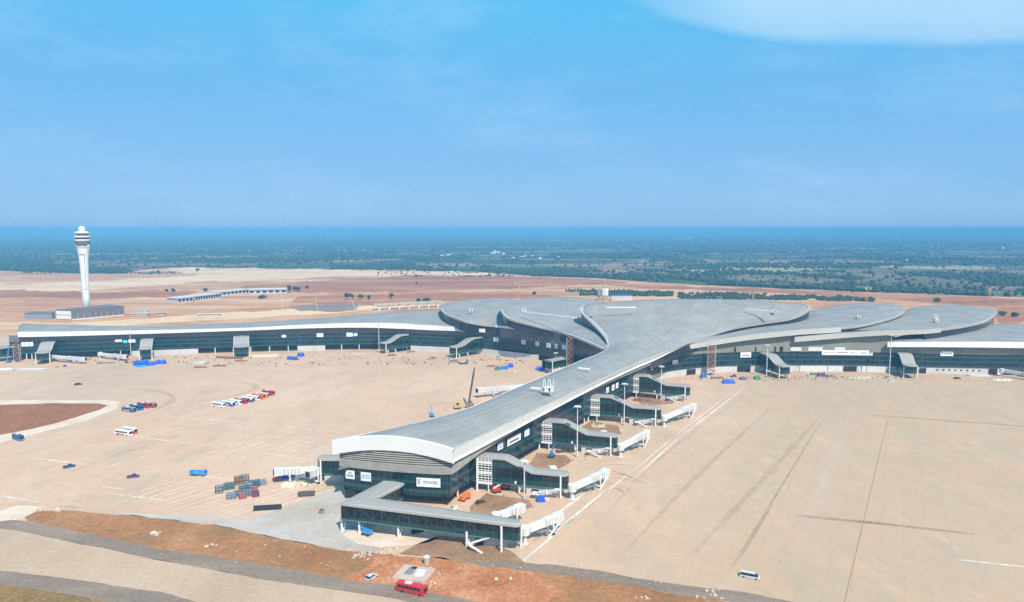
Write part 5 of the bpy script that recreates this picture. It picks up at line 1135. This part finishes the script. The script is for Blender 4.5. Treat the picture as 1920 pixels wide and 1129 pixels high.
lift(G(688, 1004), R(152), 'bright blue boom lift parked under the elbow corridor', 'sky', 8.5, 3.0); lift(G(931, 924), R(28), 'red boom lift with folded white arm by the first stepped corridor', 'red', 6, 2.4, True)
lift(G(948, 918), R(200), 'second red boom lift, behind the one with the folded arm', 'red', 5, 2.2); lift(G(1034, 858), R(70), 'blue boom lift standing in the yard before the second stepped corridor', 'blue', 5, 4.2); lift(G(810, 782), R(100), 'blue boom lift beyond the pier roof on the left apron', 'sky', 5, 4.5); lift(G(17, 680), R(90), 'tall blue boom lift at the far left end of the terminal', 'sky', 2.0, 14.5)
t = thing('excavator', 'yellow excavator beyond the pier roof on the left apron', 'excavator', G(857, 767), .4)
for s in (-1, 1): mb = MB(); mb.box((0, s * 1.2, .5), (4, .6, .95)); obj('track', mb, M['rubber'], t)
mb = MB(); mb.box((-.4, 0, 1.7), (3.4, 2.5, 1.3)); obj('body', mb, M['yellow'], t); mb = MB(); mb.box((.7, .7, 2.9), (1.4, 1.1, 1.4)); obj('cab', mb, M['carglass'], t)
mb = MB(); mb.beam((1, -.3, 2), (4.2, -.3, 4.4), .5, .6); mb.beam((4.2, -.3, 4.4), (6.2, -.3, 1.8), .4, .45); obj('boom', mb, M['yellow'], t); mb = MB(); mb.box((6.1, -.3, 1.2), (.9, 1.1, 1.0)); obj('bucket', mb, M['black'], t)
t = thing('mobile_crane', 'mobile crane with a long dark raised boom beyond the pier roof', 'mobile crane', G(880, 763), 1.25)
mb = MB(); mb.box((0, 0, 1.2), (9, 2.6, 1.0)); obj('chassis', mb, M['steel'], t); mb = MB(); mb.box((-1, 0, 2.3), (4, 2.5, 1.4)); obj('body', mb, M['wood'], t); mb = MB(); mb.box((3.8, .6, 2.2), (1.6, 1.2, 1.4)); obj('cab', mb, M['carglass'], t)
mb = MB(); mb.beam((-1, 0, 2.6), (4.4, -1.5, 22), 1.0, 1.0); mb.beam((3, -1.1, 17), (5.2, -1.7, 25), .7, .7); obj('boom', mb, M['darkb'], t)
for x in (-3.5, -2, 2, 3.5):
    for s in (-1, 1): mb = MB(); mb.cyl((x, s * 1.0, .6), (x, s * 1.35, .6), .6, 10); obj('wheel', mb, M['rubber'], t)
t = thing('dump_truck', 'orange machine parked against the pier corner beside white drums', 'truck', G(872, 938), 1.0)
mb = MB(); mb.box((1.8, 0, 1.7), (1.7, 2.2, 2.0)); obj('cab', mb, M['orange'], t); mb = MB(); mb.box((-1.1, 0, 2.0), (3.8, 2.3, 1.6), m=Matrix.Rotation(-.15, 4, 'Y')); obj('tipper_body', mb, M['orange'], t)
for x in (-2, 1.6):
    for s in (-1, 1): mb = MB(); mb.cyl((x, s * .9, .5), (x, s * 1.2, .5), .5, 12); obj('wheel', mb, M['rubber'], t)

# ------------------------------------------------------------------ stillages, tarps, pallets and other building clutter
def frame_crate(p, rz, s, label, fcol, icol, group='framed crates on the left apron'):
    t = thing('framed_crate', label, 'crate', p, rz, group); a, b, c = s[0] / 2, s[1] / 2, s[2]
    mb = MB()
    for x in (-a, 0, a):
        for y in (-b, b): mb.box((x, y, c / 2), (.2, .2, c))
    for z in (.2, c * .5, c - .1):
        for y in (-b, b): mb.box((0, y, z), (s[0], .18, .16))
        for x in (-a, a): mb.box((x, 0, z + .02), (.18, s[1], .16))
    obj('frame', mb, M[fcol], t)
    mb = MB(); n = 4
    for i in range(n): mb.box((0, -b + (i + .5) * s[1] / n, c * .46 + .1), (s[0] - .5, s[1] / n * .55, c * (.78 + .08 * (i % 2))), m=Matrix.Rotation(.08 * (-1) ** i, 4, 'X'))
    obj('panel_stack', mb, M[icol], t); return t
for px, py, sx_, sy_, sz_, fc, ic, lab in [
    (411, 924, 3.0, 3.2, 3.0, 'darkb', 'greyb', 'dark brown framed crate at the far left of the crate yard'), (430, 917, 4.6, 3.2, 2.6, 'teal', 'teal', 'teal crate next to the far left brown one'),
    (448, 908, 3.4, 3.0, 3.6, 'darkb', 'wood', 'tall dark framed crate at the back left of the crate yard'), (460, 906, 3.2, 3.0, 3.8, 'darkb', 'greyb', 'tallest dark framed crate, at the back of the crate yard'),
    (434, 935, 3.8, 3.2, 2.4, 'teal', 'greyb', 'light grey blue crate at the front left of the crate yard'), (446, 930, 3.2, 2.8, 2.2, 'greyb', 'teal', 'grey teal crate behind the front red one'), (457, 923, 3.6, 3.2, 2.8, 'teal', 'teal', 'teal crate in the middle of the crate yard'),
    (468, 918, 3.2, 3.2, 2.8, 'navy', 'greyb', 'blue crate in the middle of the crate yard'), (478, 912, 4.2, 3.4, 2.6, 'navy', 'teal', 'dark blue crate at the right middle of the crate yard'), (455, 935, 2.8, 2.6, 2.4, 'maroon', 'pink', 'small red crate at the front of the crate yard'),
    (464, 930, 2.8, 2.6, 2.6, 'greyb', 'teal', 'dark teal crate beside the small red one'), (479, 931, 2.8, 2.6, 2.4, 'maroon', 'purple', 'purple red crate at the front right of the crate yard'), (477, 923, 2.6, 2.4, 2.6, 'maroon', 'pink', 'reddish crate behind the purple one'), (492, 909, 3.6, 3.0, 2.2, 'greyb', 'greyb', 'grey blue crate at the right end of the crate yard')]:
    frame_crate(G(px, py), R(24) + random.uniform(-.1, .1), (sx_, sy_, sz_), lab, fc, ic)
def tarp(p, rz, s, label, col, group='tarpaulin covered piles', nm='tarp_pile', cat='tarp'):
    n, m = 14, 8; vs = []; fs = []; off = random.random() * 50
    for i in range(n + 1):
        for j in range(m + 1):
            x, y = i / n * 2 - 1, j / m * 2 - 1; e = (1 - abs(x) ** 8) * (1 - abs(y) ** 8)
            z = s[2] * (e ** .5 if e > 0 else 0) * (.75 + .5 * noise.noise(V(x * 2.5 + off, y * 2 + off, 0)))
            vs.append((x * s[0] / 2 * (1 + .12 * noise.noise(V(y * 3 + off, 0, 1))), y * s[1] / 2 * (1 + .15 * noise.noise(V(x * 3 + off, 2, 1))), max(.02, z)))
    for i in range(n):
        for j in range(m): a = i * (m + 1) + j; fs.append((a, a + m + 1, a + m + 2, a + 1))
    mb = MB(); mb.add(vs, fs); o = obj(nm, mb, M[col], None); o.location = p; o.rotation_euler = (0, 0, rz); return tag(o, label, cat, group)
for px, py, sx_, sy_, h, c, lab in [(270, 685, 19, 6, 3.6, 'tarp', 'long bright blue tarp pile below the second left wing corridor'), (301, 682.5, 9, 5, 3.0, 'tarp', 'shorter blue tarp at the right end of the long blue pile'), (264, 688.5, 10, 3, 1.2, 'sky', 'low light blue sheet in front of the long blue pile'),
    (564, 668.5, 6, 5, 3.0, 'tarp', 'square blue tarp stack on the left apron, right of two smaller ones'), (543, 674.5, 4, 4, 2.6, 'tarp', 'small blue tarp stack, left of three'), (553, 675.5, 4.5, 4, 2.8, 'navy', 'dark blue tarp stack, middle of three'),
    (945, 692.5, 7, 4, 2.4, 'blue', 'blue tarp heap below the banners of the inner left petal'), (957, 689, 5, 4, 2.8, 'tarp', 'bright blue tarp heap right of the duller one'), (932, 694, 4, 4, 2.6, 'teal', 'teal wrapped stack left of two blue heaps'), (1014, 694, 9, 4, 2.8, 'tarp', 'blue tarp at the foot of the low corner corridor'),
    (1366, 719, 10, 5, 2.6, 'tarp', 'bright blue tarp pile lying alone on the right apron'), (1393, 712, 6, 4, 1.6, 'purple', 'violet tarp left of the first right wing corridor'), (1540, 706, 6, 4, 2.4, 'purple', 'violet tarp heap right of the first right wing corridor'), (1319, 708, 5, 4, 3.2, 'blue', 'blue covered tank by the scaffold of the right wing'),
    (528, 895, 7, 3.4, 2.4, 'orange', 'orange tarp strip behind the crate yard'), (520, 901, 5, 2.6, 1.0, 'pink', 'pale red flat sheet beside the orange tarp'), (535, 896, 9, 4, 2.6, 'tarp', 'bright blue tarp under the long left jet bridge'), (1014, 941, 3.8, 2.4, 2.4, 'tarp', 'small blue tarp at the stair of the first stepped corridor'), (540, 912, 6, 4, 1.4, 'cream', 'cream coloured sheets lying right of the crate yard'), (1420, 712, 5, 4, 2.4, 'green', 'green tarp heap before the first right wing corridor')]:
    tarp(G(px, py), R(random.uniform(-10, 10)), (sx_, sy_, h * 1.35), lab, c)
def pile(p, rz, s, kind, label, c1, c2, group):
    t = thing(kind, label, kind.replace('_', ' '), p, rz, group)
    rnd = random.Random(label + str(p.x)); mb = MB(); n = max(3, int(s[2] / .5))
    if kind == 'plank_stack':
        for i in range(n):
            for k in range(3): mb.box((rnd.uniform(-.2, .2), (k - 1) * s[1] / 3, .25 + i * .45), (s[0] * rnd.uniform(.85, 1), s[1] / 3.3, .36), rnd.uniform(-.04, .04))
    elif kind == 'pipe_bundle':
        for i in range(3):
            for k in range(3 - i): mb.cyl((-s[0] / 2, (k - 1 + i * .5) * .8, .4 + i * .7), (s[0] / 2, (k - 1 + i * .5) * .8, .4 + i * .7), .38, 8)
    elif kind == 'scrap_heap':
        for i in range(16): mb.beam((rnd.uniform(-.5, .5) * s[0], rnd.uniform(-.5, .5) * s[1], rnd.uniform(.05, .5)), (rnd.uniform(-.5, .5) * s[0], rnd.uniform(-.5, .5) * s[1], rnd.uniform(.3, s[2])), .3, .4)
        for i in range(6): mb.box((rnd.uniform(-.4, .4) * s[0], rnd.uniform(-.4, .4) * s[1], .5), (1.4, 1.1, 1.0), rnd.random() * 3)
    else:
        for i in range(5): mb.box((rnd.uniform(-.3, .3) * s[0], rnd.uniform(-.3, .3) * s[1], .6 + .5 * (i % 2)), (1.6, 1.3, 1.1), rnd.random() * 3)
    obj({'plank_stack': 'plank', 'pipe_bundle': 'pipe', 'scrap_heap': 'scrap', 'box_stack': 'box'}[kind], mb, M[c1], t)
    mb = MB()
    for k in (-1, 1): mb.box((k * s[0] * .3, 0, .1), (.3, s[1], .2))
    obj('bearer', mb, M[c2], t); return t
CL = [('scrap_heap', 850, 679, 11, 6, 2.6, 'steel', 'wood', 'grey scrap heap under the corridor below the leftmost petal'), ('scrap_heap', 868, 683, 9, 4, 2.0, 'darkb', 'steel', 'dark scrap beams in front of the grey heap'), ('scrap_heap', 811, 673, 6, 4, 2.8, 'greyb', 'cream', 'grey crates and frames alone left of the scrap heap'), ('plank_stack', 376, 690, 11, 1.6, 1.0, 'rust', 'wood', 'single rusty beam stack on the left apron, left one'), ('plank_stack', 412, 687.5, 11, 1.6, 1.0, 'rust', 'wood', 'single rusty beam stack on the left apron, right one'),
      ('pipe_bundle', 430, 673, 26, 2, 1.2, 'rust', 'wood', 'long rust coloured beam lying under the wide corridor, left half'), ('pipe_bundle', 495, 669.5, 26, 2, 1.2, 'cream', 'wood', 'long pale beam lying right of the wide corridor'), ('scrap_heap', 452, 678, 12, 5, 1.6, 'wood', 'rust', 'brown timber heap in front of the wide corridor'), ('scrap_heap', 372, 681, 12, 4, 1.4, 'offwhite', 'wood', 'whitish board heap left of the wide corridor'), ('plank_stack', 198, 682, 14, 2.2, 1.2, 'steel', 'greyb', 'grey girder lying between the first two left wing corridors'),
      ('box_stack', 238, 681, 4, 3, 1.5, 'darkb', 'wood', 'small dark box pile left of the long blue tarp'), ('plank_stack', 62, 694, 26, 3, 1.6, 'offwhite', 'black', 'row of pale sections on dark wheels at the first left corridor'), ('plank_stack', 8, 694, 16, 3, 1.8, 'white', 'navy', 'white trailer section cut by the left picture edge'), ('box_stack', 109, 690, 4, 3, 2, 'yellow', 'wood', 'bright yellow machine beside the first left corridor'), ('box_stack', 122, 688, 4, 3, 2, 'purple', 'wood', 'violet box pile right of the yellow machine'),
      ('scrap_heap', 1556, 707, 10, 4, 2.4, 'steel', 'darkb', 'dark steel heap right of the violet tarp'), ('scrap_heap', 1605, 711, 16, 5, 1.4, 'cream', 'wood', 'pale rubble and boards on the right apron edge'), ('scrap_heap', 1620, 709, 12, 4, 1.2, 'offwhite', 'rust', 'white and rust boards left of the tall mast'), ('box_stack', 1513, 702, 4, 3, 3, 'white', 'blue', 'white cabin box with blue base before the right wing'), ('plank_stack', 1527, 703, 8, 3, 1.6, 'green', 'wood', 'green stack beside the white cabin box'), ('plank_stack', 1835, 706, 16, 3, 1.4, 'offwhite', 'steel', 'pale low trailer below the right wing'),
      ('scrap_heap', 1375, 707, 5, 3, 2.4, 'darkb', 'wood', 'dark machine heap left of the first right wing corridor'), ('plank_stack', 1345, 710, 10, 3, .8, 'wood', 'rust', 'brown boards lying left of the lone blue tarp'), ('scrap_heap', 1880, 714, 14, 5, 1.2, 'white', 'steel', 'white debris at the right picture edge'), ('scrap_heap', 1205, 752, 14, 6, 2.4, 'rust', 'darkb', 'rusty steel heap in the yard before the last pier corridor'), ('scrap_heap', 1122, 800, 9, 5, 2.4, 'cream', 'rust', 'pale timber heap in the yard before the third stepped corridor'),
      ('scrap_heap', 1060, 848, 11, 4, 1.8, 'darkb', 'purple', 'dark steel heap along the second stepped corridor'), ('pipe_bundle', 502, 956, 11, 2, 1.4, 'black', 'darkb', 'dark pipe bundle lying on pale sand left of the elbow corridor'), ('plank_stack', 575, 929, 7, 4, .5, 'darkb', 'rust', 'flat dark boards on soil near the pier corner'), ('box_stack', 604, 963, 1.5, 1, 1.6, 'steel', 'steel', 'grey bin on the service road left of the elbow corridor'), ('scrap_heap', 565, 909, 10, 4, 1.6, 'cream', 'pink', 'cream and pink rubble under the near left jet bridge'), ('box_stack', 851, 957, 5, 3, 1.8, 'offwhite', 'wood', 'white drums at the pier corner beside the orange machine'),
      ('scrap_heap', 735, 667, 8, 3, 1.4, 'darkb', 'wood', 'small dark heap left of the fourth left wing corridor'), ('scrap_heap', 770, 661, 9, 3, 1.6, 'wood', 'rust', 'brown heap right of the fourth left wing corridor'), ('scrap_heap', 672, 664, 14, 3, 1.0, 'cream', 'rust', 'pale heap before the low blue openings'), ('scrap_heap', 965, 697, 8, 3, 1.2, 'cream', 'steel', 'pale rubble below the two blue heaps'), ('box_stack', 935, 671, 5, 3, 2.4, 'greyb', 'steel', 'grey container stack beside a dark door opening'), ('scrap_heap', 920, 688, 7, 4, 2.0, 'pink', 'rust', 'reddish scrap left of the teal wrapped stack')]
for k, px, py, a, b, c, c1, c2, lab in CL: pile(G(px, py), R(random.uniform(-14, 14)) if px < 1000 else R(random.uniform(-6, 6)), (a, b, c), k, lab, c1, c2, 'building materials lying around the terminal')
t = thing('plank_stack', 'flat square of formwork boards with a dark hatch beside the red bus', 'formwork', G(735, 1086), R(-16), 'building materials lying around the terminal')
mb = MB(); mb.box((6.2, 3.9, .55), (11.5, 9.5, 1.1)); obj('slab', mb, M['wornboard'], t); mb = MB(); mb.box((4.4, 5.0, 1.13), (2.6, 5.2, .12)); obj('hatch', mb, M['steel'], t); mb = MB(); mb.box((4.9, 7.0, 1.2), (1.7, 1.6, .1)); obj('opening', mb, M['dark'], t); mb = MB(); mb.box((8.2, 4.4, 1.14), (3.0, 4.8, .1), .2); obj('sheet', mb, M['offwhite'], t)
t = thing('concrete_manhole', 'upright pale concrete pipe standing at the edge of dug red soil', 'concrete pipe', G(800, 1058)); mb = MB(); mb.lathe([(.95, 0), (1.0, 2.8), (.75, 2.9), (.7, 2.4)], 16); obj('pipe', mb, M['concrete'], t); mb = MB(); mb.lathe([(1.15, 2.5), (1.15, 2.8), (1.0, 2.85)], 16); obj('collar', mb, M['offwhite'], t)
def rubble(name, spots, mat, seed, kind='stuff'):
    rnd = random.Random(seed); mb = MB()
    for px, py, rx, ry, n, s in spots:
        c = G(px, py)
        for i in range(max(3, int(n * .65))):
            x, y = rnd.gauss(0, rx), rnd.gauss(0, ry); q = s * rnd.uniform(.4, 1.3)
            mb.box((c.x + x, c.y + y, .24 + q * .25), (q * 1.4, q, q * .6), m=Matrix.Rotation(rnd.random() * 3, 4, 'Z') @ Matrix.Rotation(rnd.uniform(-.4, .4), 4, 'X'))
    struct(name, mb, M[mat], kind)
rubble('white_rubble', [(671, 1042, 1.3, 1.1, 40, .45), (655, 1033, 2.5, .7, 9, .5), (685, 1047, 2, 1, 10, .5), (700, 1037, 1.5, .8, 8, .5), (740, 1033, 1.6, .8, 12, .6), (802, 1067, 1.2, .7, 12, .4), (812, 1075, 1.5, .8, 8, .5), (806, 1098, 1.6, 1.0, 24, .4), (304, 1003, 2.2, 1.0, 5, 1.2), (398, 1024, 1.5, .5, 4, .8), (340, 1010, 12, 3, 8, .3), (500, 1035, 22, 5, 20, .4), (615, 1057, 2, 1, 5, .5), (83, 960, 3.0, .5, 6, 1.3), (938, 1087, 2, .6, 5, .8), (1203, 1123, 1.2, .6, 12, .5), (1310, 1122, 1.2, .5, 6, .6), (1240, 1095, 6, .5, 14, .35), (1320, 1104, 6, .5, 12, .35), (1000, 1064, 18, 1, 24, .35), (1338, 1115, .8, 1.4, 12, .6)], 'rubblestone', 3)
rubble('soil_clods', [(700, 1072, 9, 4, 60, .35), (860, 1072, 14, 3, 90, .35), (940, 1100, 16, 3, 80, .4), (720, 1050, 4, 3, 40, .4)], 'rust', 5)
rubble('apron_litter', [(x, 679 + 8 * math.sin(x), 16, 7, 26, .7) for x in range(60, 1000, 45)] + [(x, 711, 14, 5, 30, .7) for x in range(1300, 1660, 40)] + [(1010, 900, 8, 6, 16, .4), (1090, 840, 8, 6, 14, .4), (1030, 860, 9, 5, 14, .4), (560, 920, 14, 4, 26, .4), (1180, 790, 8, 5, 14, .4)], 'wornboard', 8)
rubble('dark_litter', [(x, 677 + 6 * math.cos(x * 1.7), 18, 6, 22, .8) for x in range(60, 1000, 50)] + [(x, 709, 16, 4, 20, .7) for x in range(1300, 1700, 50)] + [(920, 935, 6, 4, 10, .35), (1075, 858, 6, 3, 12, .4)], 'darkb', 9)
# oily tyre streaks and dust trails worn into the slabs
def streaks(name, curves, mat, z, seed=0):
    mb = MB(); rnd = random.Random(seed)
    for pts, wd in curves:
        P = catmull([G(*q) for q in pts], 26); n = len(P)
        w0 = [wd * math.sin(math.pi * (i + .4) / (n + .8)) ** .5 * rnd.uniform(.6, 1.2) for i in range(n)]
        for i in range(n - 1):
            t_ = (P[i + 1] - P[i]).normalized(); nn_ = V(-t_.y, t_.x, 0)
            q = [P[i] - nn_ * w0[i] / 2, P[i + 1] - nn_ * w0[i + 1] / 2, P[i + 1] + nn_ * w0[i + 1] / 2, P[i] + nn_ * w0[i] / 2]
            mb.face([(p.x, p.y, z) for p in q], [(i / (n - 1), 0), ((i + 1) / (n - 1), 0), ((i + 1) / (n - 1), 1), (i / (n - 1), 1)])
    struct(name, mb, mat)
M['stain'] = softmat('tyre_stain', (.22, .17, .14), .9); M['stain2'] = softmat('faint_tyre_stain', (.36, .27, .20), .28); M['dust'] = softmat('pale_dust_trail', (.74, .58, .46), .5)
streaks('tyre_stain', [([(1128, 882), (1150, 884), (1175, 893), (1215, 908)], 1.1), ([(1135, 895), (1160, 897), (1205, 906)], .7), ([(1120, 868), (1150, 862), (1195, 866)], .5), ([(1110, 860), (1140, 850), (1180, 852)], .4), ([(1130, 905), (1160, 912), (1190, 922)], .5), ([(1128, 875), (1160, 872), (1190, 876)], .9), ([(1130, 888), (1158, 890), (1182, 890)], .8), ([(1140, 915), (1160, 918), (1170, 925)], 1.2)], M['stain'], .223, 2)
streaks('tyre_stain', [([(230, 728), (300, 735), (325, 748), (300, 765), (240, 785)], 7), ([(420, 714), (470, 720), (478, 730), (440, 742), (380, 752)], 6), ([(110, 952), (125, 950), (148, 954)], 4), ([(1290, 1050), (1430, 900), (1540, 780)], 5), ([(1150, 1060), (1300, 900), (1450, 760)], 4), ([(100, 900), (200, 860), (330, 820)], 2), ([(1100, 1000), (1250, 850), (1400, 740)], 1.6)], M['stain2'], .221, 4)
streaks('dust_trail', [([(40, 735), (70, 715), (110, 695)], 5), ([(300, 748), (360, 742), (410, 735)], 3), ([(1500, 1060), (1545, 900), (1600, 780)], 11), ([(1140, 900), (1060, 965), (985, 1045)], 9), ([(1020, 955), (1090, 920), (1130, 905)], 9), ([(980, 1040), (1010, 1000), (1060, 960)], 5), ([(40, 735), (80, 700), (108, 694)], 4)], M['dust'], .2215, 5)

# ------------------------------------------------------------------ trees, hedge and the far woodland
def tree(p, h, w_, label, seed):
    rnd = random.Random(seed); t = thing('tree', label, 'tree', p, 0, 'lone trees on the red earth')
    mb = MB(); mb.cyl((0, 0, 0), (.1, 0, h * .5), .35, 7, .2)
    for i in range(4): a = i * 1.6; mb.cyl((0, 0, h * .38), (math.cos(a) * w_ * .3, math.sin(a) * w_ * .3, h * .7), .16, 5, .07)
    obj('trunk', mb, M['bark'], t)
    mb = MB(); cl = [(V(rnd.uniform(-.32, .32) * w_, rnd.uniform(-.32, .32) * w_, h * rnd.uniform(.45, .86)), rnd.uniform(.16, .3) * w_) for _ in range(9)]
    for i in range(420):
        c, r = cl[rnd.randrange(9)]; d = V(rnd.gauss(0, 1), rnd.gauss(0, 1), rnd.gauss(0, .8)).normalized() * r * rnd.uniform(.6, 1.05); q = c + d
        u = V(rnd.gauss(0, 1), rnd.gauss(0, 1), rnd.gauss(0, 1)).normalized() * rnd.uniform(.4, .8); v = u.orthogonal().normalized() * rnd.uniform(.3, .7)
        mb.face([q - u - v, q + u - v * .6, q + u * .8 + v, q - u * .7 + v])
    obj('crown', mb, M['leaf'], t)
for i, (px, py, hpx, wpx, lab) in enumerate([(650, 563, 13, 13, 'broad dark tree leftmost of the four in a line on red earth'), (661, 562.5, 11, 6, 'narrow tree second of the four in a line on red earth'), (676, 562.5, 11, 10, 'round tree third of the four in a line on red earth'), (692, 562.5, 9, 7, 'small tree rightmost of the four in a line on red earth'), (734, 561, 11, 9, 'lone dark tree on red earth right of the line of four'),
    (543, 549, 14, 9, 'tree at the right end of the far unfinished building'), (556, 547, 9, 14, 'low spreading tree right of the far building end'), (576, 543, 8, 7, 'small tree farther right of the far building'), (326, 551, 11, 7, 'dark tree above the nearest unfinished building'), (313, 548, 6, 6, 'small bush left of the dark tree above the building'), (385, 547, 6, 8, 'small tree behind the building with a row of window holes'), (492, 560, 5, 16, 'flat bush before the white roofed far building'), (800, 567, 8, 14, 'bush at the rim of the leftmost petal roof'), (785, 567, 7, 8, 'small bush left of the petal rim bush'), (371, 509, 5, 7, 'small far tree on the pale sand field'), (780, 533, 4, 5, 'tiny far bush in the middle of the red field'), (1002, 552, 4, 8, 'small bush near the yellow crane left of the hub'),
    (1756, 567, 8, 12, 'tree between the two outer right petals'), (1600, 548, 5, 8, 'small dark bush near the right yellow crane'), (1880, 592, 7, 16, 'dark bush on red earth right of the outermost petal'), (1903, 594, 7, 14, 'dark bush at the right picture edge on red earth')]):
    p = G(px, py); s = p.y / FPX; tree(p, hpx * s, wpx * s, lab, i)
import numpy as np
rng = np.random.default_rng(5)
bm = bmesh.new(); bmesh.ops.create_icosphere(bm, subdivisions=1, radius=1.0); IV = np.array([v.co[:] for v in bm.verts]); IF = np.array([[v.index for v in f.verts] for f in bm.faces]); bm.free()
def blobs(name, pts, rad, hgt, mat):
    """many low tree crowns in one mesh: pts (n,3), rad (n), hgt (n)"""
    n = len(pts); k = len(IV); v = np.repeat(IV[None], n, 0) * rng.uniform(.4, 1.45, (n, k, 1)) * rng.uniform(.7, 1.35, (n, 1, 3))
    v[:, :, 0] *= rad[:, None]; v[:, :, 1] *= rad[:, None]; v[:, :, 2] = (v[:, :, 2] * .5 + .42) * hgt[:, None]
    v += pts[:, None, :]; f = (IF[None] + (np.arange(n) * k)[:, None, None]).reshape(-1, 3)
    me = bpy.data.meshes.new(name); me.vertices.add(n * k); me.vertices.foreach_set('co', v.reshape(-1).astype(np.float32))
    me.loops.add(len(f) * 3); me.loops.foreach_set('vertex_index', f.reshape(-1).astype(np.int32)); me.polygons.add(len(f)); me.polygons.foreach_set('loop_start', (np.arange(len(f)) * 3).astype(np.int32))
    me.update(calc_edges=True); me.materials.append(M[mat]); o = bpy.data.objects.new(name, me); COL.objects.link(o); o['kind'] = 'stuff'; return o
def bnd(px): return lerp_list(BND, px)
P_, R_, H_ = [], [], []
rnd = random.Random(11)
while len(P_) < 32000:
    px = rnd.uniform(-250, 2170); b = bnd(px); py = 434.5 + (b - 434.5) * rnd.random() ** 1.0
    if py > b - .6: continue
    g = G(px, py); d = g.y
    m = noise.noise(V(g.x / 620, g.y / 420, 1.7)) + .7 * noise.noise(V(g.x / 170, g.y / 230, 4.2))
    lim = (.22 if d < 2400 else -.05 if d < 3600 else -.45)
    if b - py < 14 and d < 3200: lim = -.25
    if m < lim and rnd.random() < .94: continue
    s = rnd.uniform(.6, 1.4); r = (3.4 if d < 2500 else 5 if d < 4500 else 10 if d < 8000 else 24) * s
    P_.append((g.x, g.y, 0)); R_.append(r * rnd.uniform(.8, 1.5)); H_.append((6.5 if d < 4500 else 9 if d < 8000 else 12) * s)
blobs('distant_woodland', np.array(P_), np.array(R_), np.array(H_), 'wood_far')
P_, R_, H_ = [], [], []
for (x0, x1, y0, y1, n) in ((1088, 1262, 544, 556, 1100), (1272, 1440, 547, 562, 1100), (1440, 1580, 553, 565, 800), (1060, 1100, 543, 548, 60), (1580, 1640, 557, 566, 120), (40, 330, 508, 514, 260), (700, 1100, 505, 520, 200)):
    for i in range(n):
        px = rnd.uniform(x0, x1); t_ = (px - x0) / (x1 - x0); py = y0 + (y1 - y0) * rnd.uniform(.25, 1) * .9 + t_ * 1.5; g = G(px, py); s = rnd.uniform(.6, 1.4)
        P_.append(g[:]); q_ = noise.noise(V(g.x / 25, g.y / 25, 8.0)); s *= .75 + .6 * q_
        if q_ < -.22: P_.pop(); continue
        R_.append(2.1 * s); H_.append(4.4 * s)
blobs('scrub_belt', np.array(P_), np.array(R_), np.array(H_), 'wood_far')
# far houses
HS = [(925, 476, 'wide'), (934, 474.5, ''), (944, 477, ''), (980, 483.5, 'wide'), (985, 481, ''), (999, 482, ''), (962, 485, ''), (1013, 485.5, ''), (828, 481, ''), (841, 479.5, ''), (848, 478.5, ''), (1048, 484, ''), (928, 473, ''), (617, 442.5, 'wide'), (1296, 447, 'wide'), (1322, 446, 'wide'), (1700, 490, ''), (1290, 515, ''), (1880, 466, ''), (1684, 448, '')]
for i, (px, py, k) in enumerate(HS):
    p = G(px, py); s = p.y / FPX; w_, h = (9 if k else 5) * s, 3.0 * s
    t = thing('far_house', 'tiny white building far off among the woods beyond the airport', 'house', p, rnd.uniform(-.3, .3), 'white buildings far off in the woods')
    mb = MB(); mb.box((0, 0, h * .35), (w_, w_ * .6, h * .7)); obj('wall', mb, M['white'], t)
    mb = MB(); mb.add([(-w_ * .55, -w_ * .35, h * .7), (w_ * .55, -w_ * .35, h * .7), (w_ * .55, w_ * .35, h * .7), (-w_ * .55, w_ * .35, h * .7), (-w_ * .55, 0, h), (w_ * .55, 0, h)], [(0, 1, 5, 4), (2, 3, 4, 5), (0, 4, 3), (1, 2, 5), (3, 2, 1, 0)]); obj('roof', mb, M['offwhite'], t)
